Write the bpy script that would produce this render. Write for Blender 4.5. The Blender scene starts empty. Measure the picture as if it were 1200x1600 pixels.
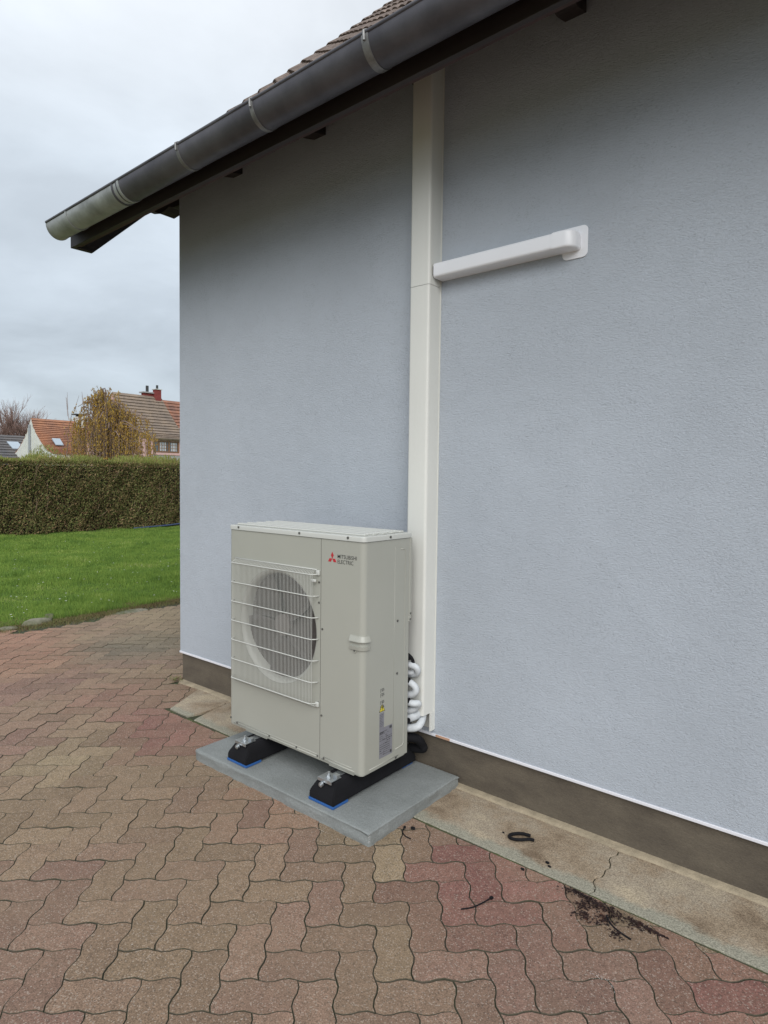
import bpy, bmesh, math, random
import numpy as np
from mathutils import Vector, Matrix, noise
R = math.radians
random.seed(7)
rng = np.random.default_rng(11)
SC = bpy.context.scene
COL = SC.collection

# ------------------------------------------------------------------ camera
CAM_P = Vector((4.0298, -2.6046, 1.5185))
YAW, PITCH, ROLL, FPX = .6980, .0447, .0114, 991.58
h = Vector((-math.sin(YAW), math.cos(YAW), 0)); r = Vector((math.cos(YAW), math.sin(YAW), 0)); u = Vector((0, 0, 1))
fw = h * math.cos(PITCH) - u * math.sin(PITCH); up = u * math.cos(PITCH) + h * math.sin(PITCH)
r2 = r * math.cos(ROLL) + up * math.sin(ROLL); u2 = up * math.cos(ROLL) - r * math.sin(ROLL)
cam = bpy.data.cameras.new('camera'); camo = bpy.data.objects.new('camera', cam); COL.objects.link(camo)
M = Matrix((r2, u2, -fw)).transposed().to_4x4(); M.translation = CAM_P
camo.matrix_world = M
cam.sensor_fit = 'VERTICAL'; cam.sensor_height = 36; cam.lens = FPX / 1600 * 36
cam.shift_x = 13.4 / 1600; cam.shift_y = -12.5 / 1600
cam.clip_start = .05; cam.clip_end = 2000
SC.camera = camo

def to_px(p):
    d = Vector(p) - CAM_P; z = d.dot(fw)
    if z < .05: return None
    return (586.6 + FPX * d.dot(r2) / z, 787.5 - FPX * d.dot(u2) / z, z)

# ------------------------------------------------------------------ world, sun, exposure
SUN_EL, SUN_AZ = R(36), R(313)       # azimuth measured in the xy plane: where the sun stands
W = bpy.data.worlds.new('World'); SC.world = W; W.use_nodes = True
nt = W.node_tree; nt.nodes.clear()
def N(nt, t, **kw):
    n = nt.nodes.new(t)
    for k, v in kw.items():
        if k == 'inp':
            for a, b in v.items(): n.inputs[a].default_value = b
        else: setattr(n, k, v)
    return n
out = N(nt, 'ShaderNodeOutputWorld'); bg = N(nt, 'ShaderNodeBackground'); bg.inputs[1].default_value = .1
sky = N(nt, 'ShaderNodeTexSky', sky_type='NISHITA'); sky.sun_disc = False
sky.sun_elevation = SUN_EL; sky.sun_rotation = R(90) - SUN_AZ
tc = N(nt, 'ShaderNodeTexCoord'); sep = N(nt, 'ShaderNodeSeparateXYZ')
nt.links.new(tc.outputs['Generated'], sep.inputs[0])
# overcast: brightness grows from the horizon to the zenith
ramp = N(nt, 'ShaderNodeValToRGB'); cr = ramp.color_ramp
cr.elements[0].position = 0.0; cr.elements[0].color = (.52, .585, .645, 1)
cr.elements[1].position = 1.0; cr.elements[1].color = (1.0, 1.03, 1.07, 1)
e = cr.elements.new(.22); e.color = (.56, .625, .69, 1)
e = cr.elements.new(.40); e.color = (.70, .775, .85, 1)
e = cr.elements.new(.56); e.color = (.85, .90, .955, 1)
nt.links.new(sep.outputs['Z'], ramp.inputs[0])
# cloud texture on a flattened layer: direction divided by height
mx = N(nt, 'ShaderNodeMath', operation='MAXIMUM'); mx.inputs[1].default_value = .06
nt.links.new(sep.outputs['Z'], mx.inputs[0])
ad = N(nt, 'ShaderNodeMath', operation='ADD'); ad.inputs[1].default_value = .22
nt.links.new(mx.outputs[0], ad.inputs[0])
cmb = N(nt, 'ShaderNodeCombineXYZ')
for i, ax in enumerate('XY'):
    dv = N(nt, 'ShaderNodeMath', operation='DIVIDE')
    nt.links.new(sep.outputs[ax], dv.inputs[0]); nt.links.new(ad.outputs[0], dv.inputs[1]); nt.links.new(dv.outputs[0], cmb.inputs[i])
n1 = N(nt, 'ShaderNodeTexNoise', inp={'Scale': 1.7, 'Detail': 7, 'Roughness': .55, 'Distortion': .3}); nt.links.new(cmb.outputs[0], n1.inputs['Vector'])
rp = N(nt, 'ShaderNodeMapRange', inp={'From Min': .36, 'From Max': .66, 'To Min': .86, 'To Max': 1.11}); nt.links.new(n1.outputs['Fac'], rp.inputs['Value'])
mul = N(nt, 'ShaderNodeVectorMath', operation='SCALE'); nt.links.new(ramp.outputs[0], mul.inputs[0]); nt.links.new(rp.outputs[0], mul.inputs['Scale'])
m10 = N(nt, 'ShaderNodeVectorMath', operation='SCALE'); m10.inputs['Scale'].default_value = 6.4; nt.links.new(mul.outputs[0], m10.inputs[0])
mixc = N(nt, 'ShaderNodeMix', data_type='RGBA'); mixc.inputs[0].default_value = .93
nt.links.new(sky.outputs[0], mixc.inputs[6]); nt.links.new(m10.outputs[0], mixc.inputs[7])
nt.links.new(mixc.outputs[2], bg.inputs[0]); nt.links.new(bg.outputs[0], out.inputs[0])

sl = bpy.data.lights.new('sun', 'SUN'); sl.energy = 1.5; sl.angle = R(50); sl.color = (1, .985, .965)
so = bpy.data.objects.new('sun', sl); COL.objects.link(so)
sd = Vector((math.cos(SUN_EL) * math.cos(SUN_AZ), math.cos(SUN_EL) * math.sin(SUN_AZ), math.sin(SUN_EL)))
so.rotation_euler = sd.to_track_quat('Z', 'Y').to_euler(); so.location = (0, -10, 20)
SC.view_settings.view_transform = 'Standard'; SC.view_settings.look = 'None'
SC.view_settings.exposure = .75; SC.view_settings.gamma = 1; SC.view_settings.use_curve_mapping = False
SC.render.engine = 'CYCLES'
SC.cycles.max_bounces = 8; SC.cycles.diffuse_bounces = 4

# ------------------------------------------------------------------ helpers
def link(o, parent=None):
    COL.objects.link(o)
    if parent is not None: o.parent = parent
    return o
def tag(o, label=None, cat=None, group=None, kind=None):
    if label: o['label'] = label
    if cat: o['category'] = cat
    if group: o['group'] = group
    if kind: o['kind'] = kind
    return o
def thing(name, label, cat, loc=(0, 0, 0), group=None, kind=None):
    o = bpy.data.objects.new(name, None); o.location = loc; o.empty_display_size = .1
    link(o); return tag(o, label, cat, group, kind)
def obj(name, bm, mat, parent=None, smooth=False, loc=None):
    me = bpy.data.meshes.new(name)
    if isinstance(bm, tuple):
        me.from_pydata(bm[0], [], bm[1])
    else:
        bmesh.ops.recalc_face_normals(bm, faces=bm.faces) if len(bm.faces) < 50000 else None
        bm.to_mesh(me); bm.free()
    if smooth:
        me.polygons.foreach_set('use_smooth', [True] * len(me.polygons))
    if mat:
        for m in (mat if isinstance(mat, (list, tuple)) else [mat]): me.materials.append(m)
    me.update()
    o = bpy.data.objects.new(name, me); link(o, parent)
    if parent is not None: # geometry is written in world coordinates
        o.matrix_parent_inverse = Matrix.Translation(-Vector(parent_world(parent)))
    if loc: o.location = loc
    return o
def parent_world(p):
    v = Vector(p.location)
    return v
def auto_smooth(o, ang=35):
    me = o.data
    me.polygons.foreach_set('use_smooth', [True] * len(me.polygons))
    try: me.set_sharp_from_angle(angle=R(ang))
    except Exception: pass
    return o
def box(x0, x1, y0, y1, z0, z1, bevel=0, bm=None, seg=2):
    b = bmesh.new()
    vs = [b.verts.new((x, y, z)) for x in (x0, x1) for y in (y0, y1) for z in (z0, z1)]
    for f in ((0, 1, 3, 2), (4, 6, 7, 5), (0, 4, 5, 1), (2, 3, 7, 6), (0, 2, 6, 4), (1, 5, 7, 3)):
        b.faces.new([vs[i] for i in f])
    if bevel:
        bmesh.ops.bevel(b, geom=b.edges[:], offset=bevel, segments=seg, affect='EDGES', profile=.5)
    return merge(bm, b)
def merge(bm, b):
    if bm is None: return b
    me = bpy.data.meshes.new('tmp'); b.to_mesh(me); b.free(); bm.from_mesh(me); bpy.data.meshes.remove(me)
    return bm
def prism(poly, axis, a, b_, bm=None, bevel=0):
    """poly: list of 2-D points; extruded along axis from a to b_. axis x -> (y,z); y -> (x,z); z -> (x,y)"""
    def P(p, t):
        return {'x': (t, p[0], p[1]), 'y': (p[0], t, p[1]), 'z': (p[0], p[1], t)}[axis]
    b = bmesh.new()
    A = [b.verts.new(P(p, a)) for p in poly]; B = [b.verts.new(P(p, b_)) for p in poly]
    n = len(poly)
    b.faces.new(A); b.faces.new(B[::-1])
    for i in range(n): b.faces.new((A[i], B[i], B[(i + 1) % n], A[(i + 1) % n]))
    bmesh.ops.recalc_face_normals(b, faces=b.faces)
    if bevel: bmesh.ops.bevel(b, geom=b.edges[:], offset=bevel, segments=2, affect='EDGES', profile=.5)
    return merge(bm, b)
def catmull(pts, n=8):
    pts = [Vector(p) for p in pts]; out = []
    P = [pts[0] * 2 - pts[1]] + pts + [pts[-1] * 2 - pts[-2]]
    for i in range(1, len(P) - 2):
        for k in range(n):
            t = k / n
            a, b, c, d = P[i - 1], P[i], P[i + 1], P[i + 2]
            out.append(.5 * ((2 * b) + (c - a) * t + (2 * a - 5 * b + 4 * c - d) * t * t + (3 * b - a - 3 * c + d) * t ** 3))
    out.append(pts[-1]); return out
def tube(pts, rad, seg=8, bm=None, cap=True):
    b = bmesh.new(); pts = [Vector(p) for p in pts]; rings = []
    prev = None
    for i, p in enumerate(pts):
        t = (pts[min(i + 1, len(pts) - 1)] - pts[max(i - 1, 0)])
        if t.length < 1e-9: t = Vector((0, 0, 1))
        t.normalize()
        if prev is None:
            n = t.orthogonal().normalized()
        else:
            n = (prev - t * prev.dot(t));
            if n.length < 1e-6: n = t.orthogonal()
            n.normalize()
        prev = n; m = t.cross(n)
        rr = rad[i] if isinstance(rad, (list, tuple)) else rad
        rings.append([b.verts.new(p + (n * math.cos(2 * math.pi * k / seg) + m * math.sin(2 * math.pi * k / seg)) * rr) for k in range(seg)])
    for A, B in zip(rings, rings[1:]):
        for k in range(seg): b.faces.new((A[k], A[(k + 1) % seg], B[(k + 1) % seg], B[k]))
    if cap: b.faces.new(rings[0][::-1]); b.faces.new(rings[-1])
    return merge(bm, b)
def cyl(c, axis, rad, d, seg=20, bm=None, r_top=None, bevel=0):
    b = bmesh.new()
    bmesh.ops.create_cone(b, cap_ends=True, segments=seg, radius1=rad, radius2=rad if r_top is None else r_top, depth=d)
    m = {'z': Matrix.Identity(4), 'x': Matrix.Rotation(R(90), 4, 'Y'), 'y': Matrix.Rotation(R(90), 4, 'X')}[axis]
    bmesh.ops.transform(b, matrix=Matrix.Translation(c) @ m, verts=b.verts)
    return merge(bm, b)
def rrect(x0, x1, y0, y1, rad, n=6):
    out = []
    for cx, cy, a0 in ((x1 - rad, y1 - rad, 0), (x0 + rad, y1 - rad, 90), (x0 + rad, y0 + rad, 180), (x1 - rad, y0 + rad, 270)):
        for k in range(n + 1):
            a = R(a0 + 90 * k / n); out.append((cx + rad * math.cos(a), cy + rad * math.sin(a)))
    return out

# ------------------------------------------------------------------ materials
def srgb(r, g, b):
    f = lambda c: (c / 255 / 12.92) if c / 255 <= .04045 else ((c / 255 + .055) / 1.055) ** 2.4
    return (f(r), f(g), f(b), 1)
def mat(name, col, rough=.6, metal=0, var=0, var_scale=3, var_col=None, bump=0, bump_scale=100, bump_dist=.002, spec=.5, coat=0, detail=6, fine=0, fine_scale=300, coords='Object', stretch=None):
    m = bpy.data.materials.new(name); m.use_nodes = True; t = m.node_tree
    b = t.nodes['Principled BSDF']
    b.inputs['Roughness'].default_value = rough; b.inputs['Metallic'].default_value = metal
    b.inputs['Specular IOR Level'].default_value = spec; b.inputs['Coat Weight'].default_value = coat
    tc = N(t, 'ShaderNodeTexCoord'); vec = tc.outputs[coords]
    if stretch:
        mp = N(t, 'ShaderNodeMapping'); mp.inputs['Scale'].default_value = stretch
        t.links.new(vec, mp.inputs[0]); vec = mp.outputs[0]
    b.inputs['Base Color'].default_value = col
    cur = None
    if var:
        nz = N(t, 'ShaderNodeTexNoise', inp={'Scale': var_scale, 'Detail': detail, 'Roughness': .6}); t.links.new(vec, nz.inputs['Vector'])
        mr = N(t, 'ShaderNodeMapRange', inp={'From Min': .35, 'From Max': .65}); t.links.new(nz.outputs['Fac'], mr.inputs['Value'])
        mix = N(t, 'ShaderNodeMix', data_type='RGBA')
        c2 = var_col or tuple(c * (1 - var) for c in col[:3]) + (1,)
        mix.inputs[6].default_value = col; mix.inputs[7].default_value = c2
        t.links.new(mr.outputs[0], mix.inputs[0]); cur = mix.outputs[2]
    if fine:
        nz = N(t, 'ShaderNodeTexNoise', inp={'Scale': fine_scale, 'Detail': 2, 'Roughness': .7}); t.links.new(vec, nz.inputs['Vector'])
        mr = N(t, 'ShaderNodeMapRange', inp={'From Min': .3, 'From Max': .7, 'To Min': 1 - fine, 'To Max': 1 + fine}); t.links.new(nz.outputs['Fac'], mr.inputs['Value'])
        sc = N(t, 'ShaderNodeVectorMath', operation='SCALE')
        if cur: t.links.new(cur, sc.inputs[0])
        else: sc.inputs[0].default_value = col[:3]
        t.links.new(mr.outputs[0], sc.inputs['Scale']); cur = sc.outputs[0]
    if cur: t.links.new(cur, b.inputs['Base Color'])
    if bump:
        nz = N(t, 'ShaderNodeTexNoise', inp={'Scale': bump_scale, 'Detail': 3, 'Roughness': .6}); t.links.new(vec, nz.inputs['Vector'])
        bp = N(t, 'ShaderNodeBump', inp={'Strength': bump, 'Distance': bump_dist}); t.links.new(nz.outputs['Fac'], bp.inputs['Height'])
        t.links.new(bp.outputs[0], b.inputs['Normal'])
    m['col_out'] = ''
    return m
def lin(a, b, c): return (a, b, c, 1)

M_beige = mat('cream_powder_coat', lin(.36, .362, .318), .33, bump=.05, bump_scale=500, bump_dist=.0004, var=.05, var_scale=1.5)
M_lid = mat('cream_lid', lin(.50, .508, .475), .4, bump=.05, bump_scale=500, bump_dist=.0004)
M_duct = mat('cream_trunking', lin(.66, .662, .62), .38, var=.04, var_scale=2)
M_white = mat('white_trunking', lin(.80, .81, .84), .35, var=.03, var_scale=4)
M_pipe = mat('white_insulation', lin(.60, .63, .65), .75, var=.25, var_scale=25, bump=.3, bump_scale=60, bump_dist=.002)
M_rubber = mat('black_rubber', lin(.008, .008, .010), .85, spec=.25, bump=.3, bump_scale=250, bump_dist=.001, var=.3, var_scale=12)
M_blue = mat('blue_pad', lin(.02, .095, .30), .7)
M_zincplate = mat('galvanised_steel', lin(.55, .58, .6), .38, metal=.9, var=.25, var_scale=40)
M_screw = mat('screw_steel', lin(.16, .16, .15), .45, metal=.6)
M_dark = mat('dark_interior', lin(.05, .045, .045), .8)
M_fan = mat('grey_fan_plastic', lin(.155, .135, .125), .55, var=.1)
M_bell = mat('bell_mouth_plastic', lin(.40, .40, .36), .45)
M_red = mat('logo_red', lin(.42, .02, .03), .5)
M_black = mat('print_black', lin(.03, .03, .03), .5)
M_label = mat('rating_label', lin(.22, .22, .245), .4, var=.1, var_scale=60)
M_print = mat('label_print_grey', lin(.06, .06, .065), .5)
M_yellow = mat('warning_yellow', lin(.62, .52, .03), .5)
M_fascia = mat('brown_painted_wood', lin(.035, .026, .024), .6, var=.35, var_scale=6, stretch=(.4, 4, 4), bump=.3, bump_scale=40, bump_dist=.001)
M_batten = mat('red_brown_wood', lin(.06, .032, .027), .7, var=.3, var_scale=8)
M_rafter = mat('dark_stained_wood', lin(.03, .02, .018), .7, var=.4, var_scale=9, stretch=(1, 1, 5))
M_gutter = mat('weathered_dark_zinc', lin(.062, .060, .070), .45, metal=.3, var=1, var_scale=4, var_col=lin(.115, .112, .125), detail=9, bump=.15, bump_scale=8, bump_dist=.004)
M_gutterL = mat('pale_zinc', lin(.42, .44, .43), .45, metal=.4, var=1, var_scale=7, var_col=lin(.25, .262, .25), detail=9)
M_strap = mat('zinc_strap', lin(.24, .24, .235), .45, metal=.4, var=.4, var_scale=20)
M_gwall = mat('far_white_wall', lin(.62, .63, .60), .8, var=.12)
M_plinth = mat('plinth_render', lin(.118, .098, .072), .85, var=1, var_col=lin(.082, .067, .05), var_scale=5, stretch=(1, 1, 2.2), bump=.6, bump_scale=45, bump_dist=.003, fine=.15, fine_scale=140)
M_trim = mat('white_drip_profile', lin(.70, .70, .74), .5)
M_peach = mat('peach_sealant', lin(.55, .33, .22), .8, var=.2, var_scale=30)
M_mortar = mat('sandy_mortar', lin(.36, .30, .21), .9, var=.35, var_scale=14, bump=.8, bump_scale=80, bump_dist=.004, fine=.15)
M_joint = mat('joint_sand', lin(.035, .03, .022), .95, var=1, var_col=lin(.04, .055, .018), var_scale=3, bump=.5, bump_scale=120, bump_dist=.004)
M_soil = mat('soil', lin(.07, .05, .03), .95, var=.5, var_scale=8, bump=.8, bump_scale=30, bump_dist=.02)

M_edge = mat('dirty_paver_edge', lin(.10, .08, .058), .95, var=1, var_col=lin(.045, .045, .026), var_scale=9, coords='Object', fine=.3)
# stucco wall
def stucco():
    m = mat('grey_blue_render', lin(.40, .425, .475), .9)
    t = m.node_tree; b = t.nodes['Principled BSDF']; b.inputs['Specular IOR Level'].default_value = .2
    tc = N(t, 'ShaderNodeTexCoord'); V = tc.outputs['Object']
    big = N(t, 'ShaderNodeTexNoise', inp={'Scale': 1.1, 'Detail': 6, 'Roughness': .62}); t.links.new(V, big.inputs['Vector'])
    mr = N(t, 'ShaderNodeMapRange', inp={'From Min': .3, 'From Max': .7, 'To Min': .93, 'To Max': 1.07}); t.links.new(big.outputs['Fac'], mr.inputs['Value'])
    sc = N(t, 'ShaderNodeVectorMath', operation='SCALE'); sc.inputs[0].default_value = (.415, .452, .498)
    t.links.new(mr.outputs[0], sc.inputs['Scale'])
    patch = N(t, 'ShaderNodeTexNoise', inp={'Scale': 4.5, 'Detail': 5, 'Roughness': .7, 'Distortion': .6}); t.links.new(V, patch.inputs['Vector'])
    pm = N(t, 'ShaderNodeMapRange', inp={'From Min': .42, 'From Max': .66, 'To Min': .27, 'To Max': .36}); t.links.new(patch.outputs['Fac'], pm.inputs['Value'])
    mp = N(t, 'ShaderNodeMapping'); mp.inputs['Scale'].default_value = (1, 1, 1.9); t.links.new(V, mp.inputs[0])
    g1 = N(t, 'ShaderNodeTexNoise', inp={'Scale': 95, 'Detail': 4, 'Roughness': .7, 'Distortion': .8}); t.links.new(mp.outputs[0], g1.inputs['Vector'])
    g2 = N(t, 'ShaderNodeTexNoise', inp={'Scale': 9, 'Detail': 3, 'Roughness': .6}); t.links.new(V, g2.inputs['Vector'])
    pit = N(t, 'ShaderNodeMapRange', inp={'From Min': .28, 'From Max': .42, 'To Min': .80, 'To Max': 1.03}); t.links.new(g1.outputs['Fac'], pit.inputs['Value']); t.links.new(pm.outputs[0], pit.inputs['From Min'])
    pa = N(t, 'ShaderNodeMath', operation='ADD'); pa.inputs[1].default_value = .14; t.links.new(pm.outputs[0], pa.inputs[0]); t.links.new(pa.outputs[0], pit.inputs['From Max'])
    sc2 = N(t, 'ShaderNodeVectorMath', operation='SCALE'); t.links.new(sc.outputs[0], sc2.inputs[0]); t.links.new(pit.outputs[0], sc2.inputs['Scale'])
    t.links.new(sc2.outputs[0], b.inputs['Base Color'])
    a = N(t, 'ShaderNodeMath', operation='MULTIPLY_ADD'); a.inputs[1].default_value = .8; t.links.new(g2.outputs['Fac'], a.inputs[0]); t.links.new(g1.outputs['Fac'], a.inputs[2])
    bp = N(t, 'ShaderNodeBump', inp={'Strength': 1, 'Distance': .0045}); t.links.new(a.outputs[0], bp.inputs['Height'])
    t.links.new(bp.outputs[0], b.inputs['Normal'])
    return m
M_wall = stucco()

# pavers: own colour comes from the object (or from a face attribute on the joined ones)
def paver_mat(name, attr):
    m = bpy.data.materials.new(name); m.use_nodes = True; t = m.node_tree; b = t.nodes['Principled BSDF']
    b.inputs['Roughness'].default_value = .9; b.inputs['Specular IOR Level'].default_value = .25
    if attr:
        src = N(t, 'ShaderNodeAttribute', attribute_name='tint').outputs['Color']
    else:
        src = N(t, 'ShaderNodeObjectInfo').outputs['Color']
    geo = N(t, 'ShaderNodeNewGeometry'); V = geo.outputs['Position']
    gr = N(t, 'ShaderNodeTexNoise', inp={'Scale': 210, 'Detail': 3, 'Roughness': .75}); t.links.new(V, gr.inputs['Vector'])
    md = N(t, 'ShaderNodeTexNoise', inp={'Scale': 22, 'Detail': 5, 'Roughness': .65}); t.links.new(V, md.inputs['Vector'])
    wide = N(t, 'ShaderNodeTexNoise', inp={'Scale': 1.4, 'Detail': 5, 'Roughness': .6}); t.links.new(V, wide.inputs['Vector'])
    m1 = N(t, 'ShaderNodeMapRange', inp={'From Min': .28, 'From Max': .72, 'To Min': .48, 'To Max': 1.52}); t.links.new(gr.outputs['Fac'], m1.inputs['Value'])
    m2 = N(t, 'ShaderNodeMapRange', inp={'From Min': .3, 'From Max': .7, 'To Min': .86, 'To Max': 1.12}); t.links.new(md.outputs['Fac'], m2.inputs['Value'])
    mm = N(t, 'ShaderNodeMath', operation='MULTIPLY'); t.links.new(m1.outputs[0], mm.inputs[0]); t.links.new(m2.outputs[0], mm.inputs[1])
    s1 = N(t, 'ShaderNodeVectorMath', operation='SCALE'); t.links.new(src, s1.inputs[0]); t.links.new(mm.outputs[0], s1.inputs['Scale'])
    # bright quartz grains and dark grains
    vo = N(t, 'ShaderNodeTexVoronoi', inp={'Scale': 260, 'Randomness': 1}); t.links.new(V, vo.inputs['Vector'])
    sp = N(t, 'ShaderNodeSeparateColor'); t.links.new(vo.outputs['Color'], sp.inputs[0])
    g = N(t, 'ShaderNodeMath', operation='GREATER_THAN'); g.inputs[1].default_value = .90; t.links.new(sp.outputs[0], g.inputs[0])
    g_ = N(t, 'ShaderNodeMath', operation='MULTIPLY'); g_.inputs[1].default_value = .45; t.links.new(g.outputs[0], g_.inputs[0])
    x1 = N(t, 'ShaderNodeMix', data_type='RGBA'); x1.inputs[7].default_value = (.44, .38, .32, 1)
    t.links.new(g_.outputs[0], x1.inputs[0]); t.links.new(s1.outputs[0], x1.inputs[6])
    d = N(t, 'ShaderNodeMath', operation='LESS_THAN'); d.inputs[1].default_value = .12; t.links.new(sp.outputs[1], d.inputs[0])
    d_ = N(t, 'ShaderNodeMath', operation='MULTIPLY'); d_.inputs[1].default_value = .45; t.links.new(d.outputs[0], d_.inputs[0])
    x2 = N(t, 'ShaderNodeMix', data_type='RGBA'); x2.inputs[7].default_value = (.05, .04, .032, 1)
    t.links.new(d_.outputs[0], x2.inputs[0]); t.links.new(x1.outputs[2], x2.inputs[6])
    # sandy dust left over the surface in patches
    m3 = N(t, 'ShaderNodeMapRange', inp={'From Min': .46, 'From Max': .74, 'To Min': 0, 'To Max': .38}); t.links.new(wide.outputs['Fac'], m3.inputs['Value'])
    x3 = N(t, 'ShaderNodeMix', data_type='RGBA'); x3.inputs[7].default_value = (.26, .20, .13, 1)
    t.links.new(m3.outputs[0], x3.inputs[0]); t.links.new(x2.outputs[2], x3.inputs[6])
    t.links.new(x3.outputs[2], b.inputs['Base Color'])
    bp = N(t, 'ShaderNodeBump', inp={'Strength': .7, 'Distance': .0022}); t.links.new(gr.outputs['Fac'], bp.inputs['Height']); t.links.new(bp.outputs[0], b.inputs['Normal'])
    return m
M_pav = paver_mat('washed_concrete_paver', False); M_pavA = paver_mat('washed_concrete_paver_joined', True)

# concrete strip with worn centre, stains and a smooth edge
def apron_mat():
    m = bpy.data.materials.new('old_concrete'); m.use_nodes = True; t = m.node_tree; b = t.nodes['Principled BSDF']
    b.inputs['Roughness'].default_value = .92; b.inputs['Specular IOR Level'].default_value = .2
    geo = N(t, 'ShaderNodeNewGeometry'); V = geo.outputs['Position']; sp = N(t, 'ShaderNodeSeparateXYZ'); t.links.new(V, sp.inputs[0])
    big = N(t, 'ShaderNodeTexNoise', inp={'Scale': 3.2, 'Detail': 7, 'Roughness': .65}); t.links.new(V, big.inputs['Vector'])
    big2 = N(t, 'ShaderNodeTexNoise', inp={'Scale': 6.5, 'Detail': 7, 'Roughness': .7}); t.links.new(V, big2.inputs['Vector'])
    fine = N(t, 'ShaderNodeTexNoise', inp={'Scale': 180, 'Detail': 3, 'Roughness': .7}); t.links.new(V, fine.inputs['Vector'])
    r1 = N(t, 'ShaderNodeValToRGB'); c = r1.color_ramp
    c.elements[0].position = .36; c.elements[0].color = (.19, .14, .095, 1)
    c.elements[1].position = .66; c.elements[1].color = (.42, .35, .25, 1)
    e = c.elements.new(.46); e.color = (.30, .235, .165, 1); e = c.elements.new(.55); e.color = (.34, .285, .215, 1)
    t.links.new(big.outputs['Fac'], r1.inputs[0])
    # smooth grey-green margin near the outer edge (y about -0.30 .. -0.37)
    nn = N(t, 'ShaderNodeMath', operation='MULTIPLY_ADD'); nn.inputs[1].default_value = .16; t.links.new(big2.outputs['Fac'], nn.inputs[0]); t.links.new(sp.outputs['Y'], nn.inputs[2])
    ed = N(t, 'ShaderNodeMapRange', inp={'From Min': -.248, 'From Max': -.215, 'To Min': 1, 'To Max': 0}); t.links.new(nn.outputs[0], ed.inputs['Value'])
    x1 = N(t, 'ShaderNodeMix', data_type='RGBA'); x1.inputs[7].default_value = (.30, .285, .225, 1)
    t.links.new(ed.outputs[0], x1.inputs[0]); t.links.new(r1.outputs[0], x1.inputs[6])
    # grains
    mr = N(t, 'ShaderNodeMapRange', inp={'From Min': .3, 'From Max': .7, 'To Min': .55, 'To Max': 1.45}); t.links.new(fine.outputs['Fac'], mr.inputs['Value'])
    s = N(t, 'ShaderNodeVectorMath', operation='SCALE'); t.links.new(x1.outputs[2], s.inputs[0]); t.links.new(mr.outputs[0], s.inputs['Scale'])
    t.links.new(s.outputs[0], b.inputs['Base Color'])
    ht = N(t, 'ShaderNodeMath', operation='ADD'); t.links.new(fine.outputs['Fac'], ht.inputs[0]); t.links.new(big2.outputs['Fac'], ht.inputs[1])
    bp = N(t, 'ShaderNodeBump', inp={'Strength': .8, 'Distance': .004}); t.links.new(ht.outputs[0], bp.inputs['Height']); t.links.new(bp.outputs[0], b.inputs['Normal'])
    return m
M_apron = apron_mat()
M_pad = mat('grey_painted_concrete', lin(.23, .245, .24), .8, var=1, var_scale=5, var_col=lin(.19, .203, .197), bump=.9, bump_scale=70, bump_dist=.004, fine=.18, fine_scale=220)
def leafy(name, cols, scale=2.5, trans=.25):
    m = bpy.data.materials.new(name); m.use_nodes = True; t = m.node_tree; b = t.nodes['Principled BSDF']
    b.inputs['Roughness'].default_value = .7; b.inputs['Specular IOR Level'].default_value = .25
    a = N(t, 'ShaderNodeAttribute', attribute_name='rnd')
    geo = N(t, 'ShaderNodeNewGeometry'); nz = N(t, 'ShaderNodeTexNoise', inp={'Scale': scale, 'Detail': 3}); t.links.new(geo.outputs['Position'], nz.inputs['Vector'])
    ma = N(t, 'ShaderNodeMath', operation='MULTIPLY_ADD'); ma.inputs[1].default_value = .5; t.links.new(a.outputs['Fac'], ma.inputs[0])
    mr = N(t, 'ShaderNodeMapRange', inp={'From Min': .3, 'From Max': .7, 'To Min': 0, 'To Max': .5}); nz.inputs['Detail'].default_value = 5; nz.inputs['Roughness'].default_value = .65; t.links.new(nz.outputs['Fac'], mr.inputs['Value']); t.links.new(mr.outputs[0], ma.inputs[2])
    r = N(t, 'ShaderNodeValToRGB'); c = r.color_ramp
    while len(c.elements) < len(cols): c.elements.new(.5)
    for i, (p, q) in enumerate(cols): c.elements[i].position = p; c.elements[i].color = q
    t.links.new(ma.outputs[0], r.inputs[0]); t.links.new(r.outputs[0], b.inputs['Base Color'])
    b.inputs['Transmission Weight'].default_value = 0
    tr = N(t, 'ShaderNodeBsdfTranslucent'); t.links.new(r.outputs[0], tr.inputs[0])
    mx = N(t, 'ShaderNodeMixShader'); mx.inputs[0].default_value = trans
    t.links.new(b.outputs[0], mx.inputs[1]); t.links.new(tr.outputs[0], mx.inputs[2]); t.links.new(mx.outputs[0], t.nodes['Material Output'].inputs[0])
    return m
M_grass = leafy('grass_blades', [(0, lin(.08, .16, .035)), (.3, lin(.14, .24, .05)), (.6, lin(.22, .33, .06)), (.8, lin(.30, .40, .09)), (1, lin(.50, .50, .24))], 1.5, .35)
M_dry = leafy('dry_edge_growth', [(0, lin(.10, .065, .035)), (.4, lin(.21, .15, .08)), (.62, lin(.14, .17, .05)), (1, lin(.30, .25, .14))], 2, .2)
M_hedge = leafy('hedge_leaves', [(0, lin(.14, .08, .05)), (.2, lin(.19, .12, .065)), (.34, lin(.13, .145, .05)), (.5, lin(.19, .22, .07)), (.64, lin(.34, .21, .12)), (.82, lin(.20, .26, .08)), (1, lin(.50, .34, .21))], .8, .15)
M_hedgetop = leafy('hedge_shoots', [(0, lin(.13, .15, .04)), (.5, lin(.24, .28, .07)), (.8, lin(.30, .23, .10)), (1, lin(.34, .18, .12))], 2.5, .2)
M_willow = leafy('yellow_leaves', [(0, lin(.16, .10, .06)), (.35, lin(.30, .18, .05)), (.65, lin(.46, .30, .05)), (.85, lin(.30, .24, .08)), (1, lin(.52, .36, .10))], 1.5, .25)
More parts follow.
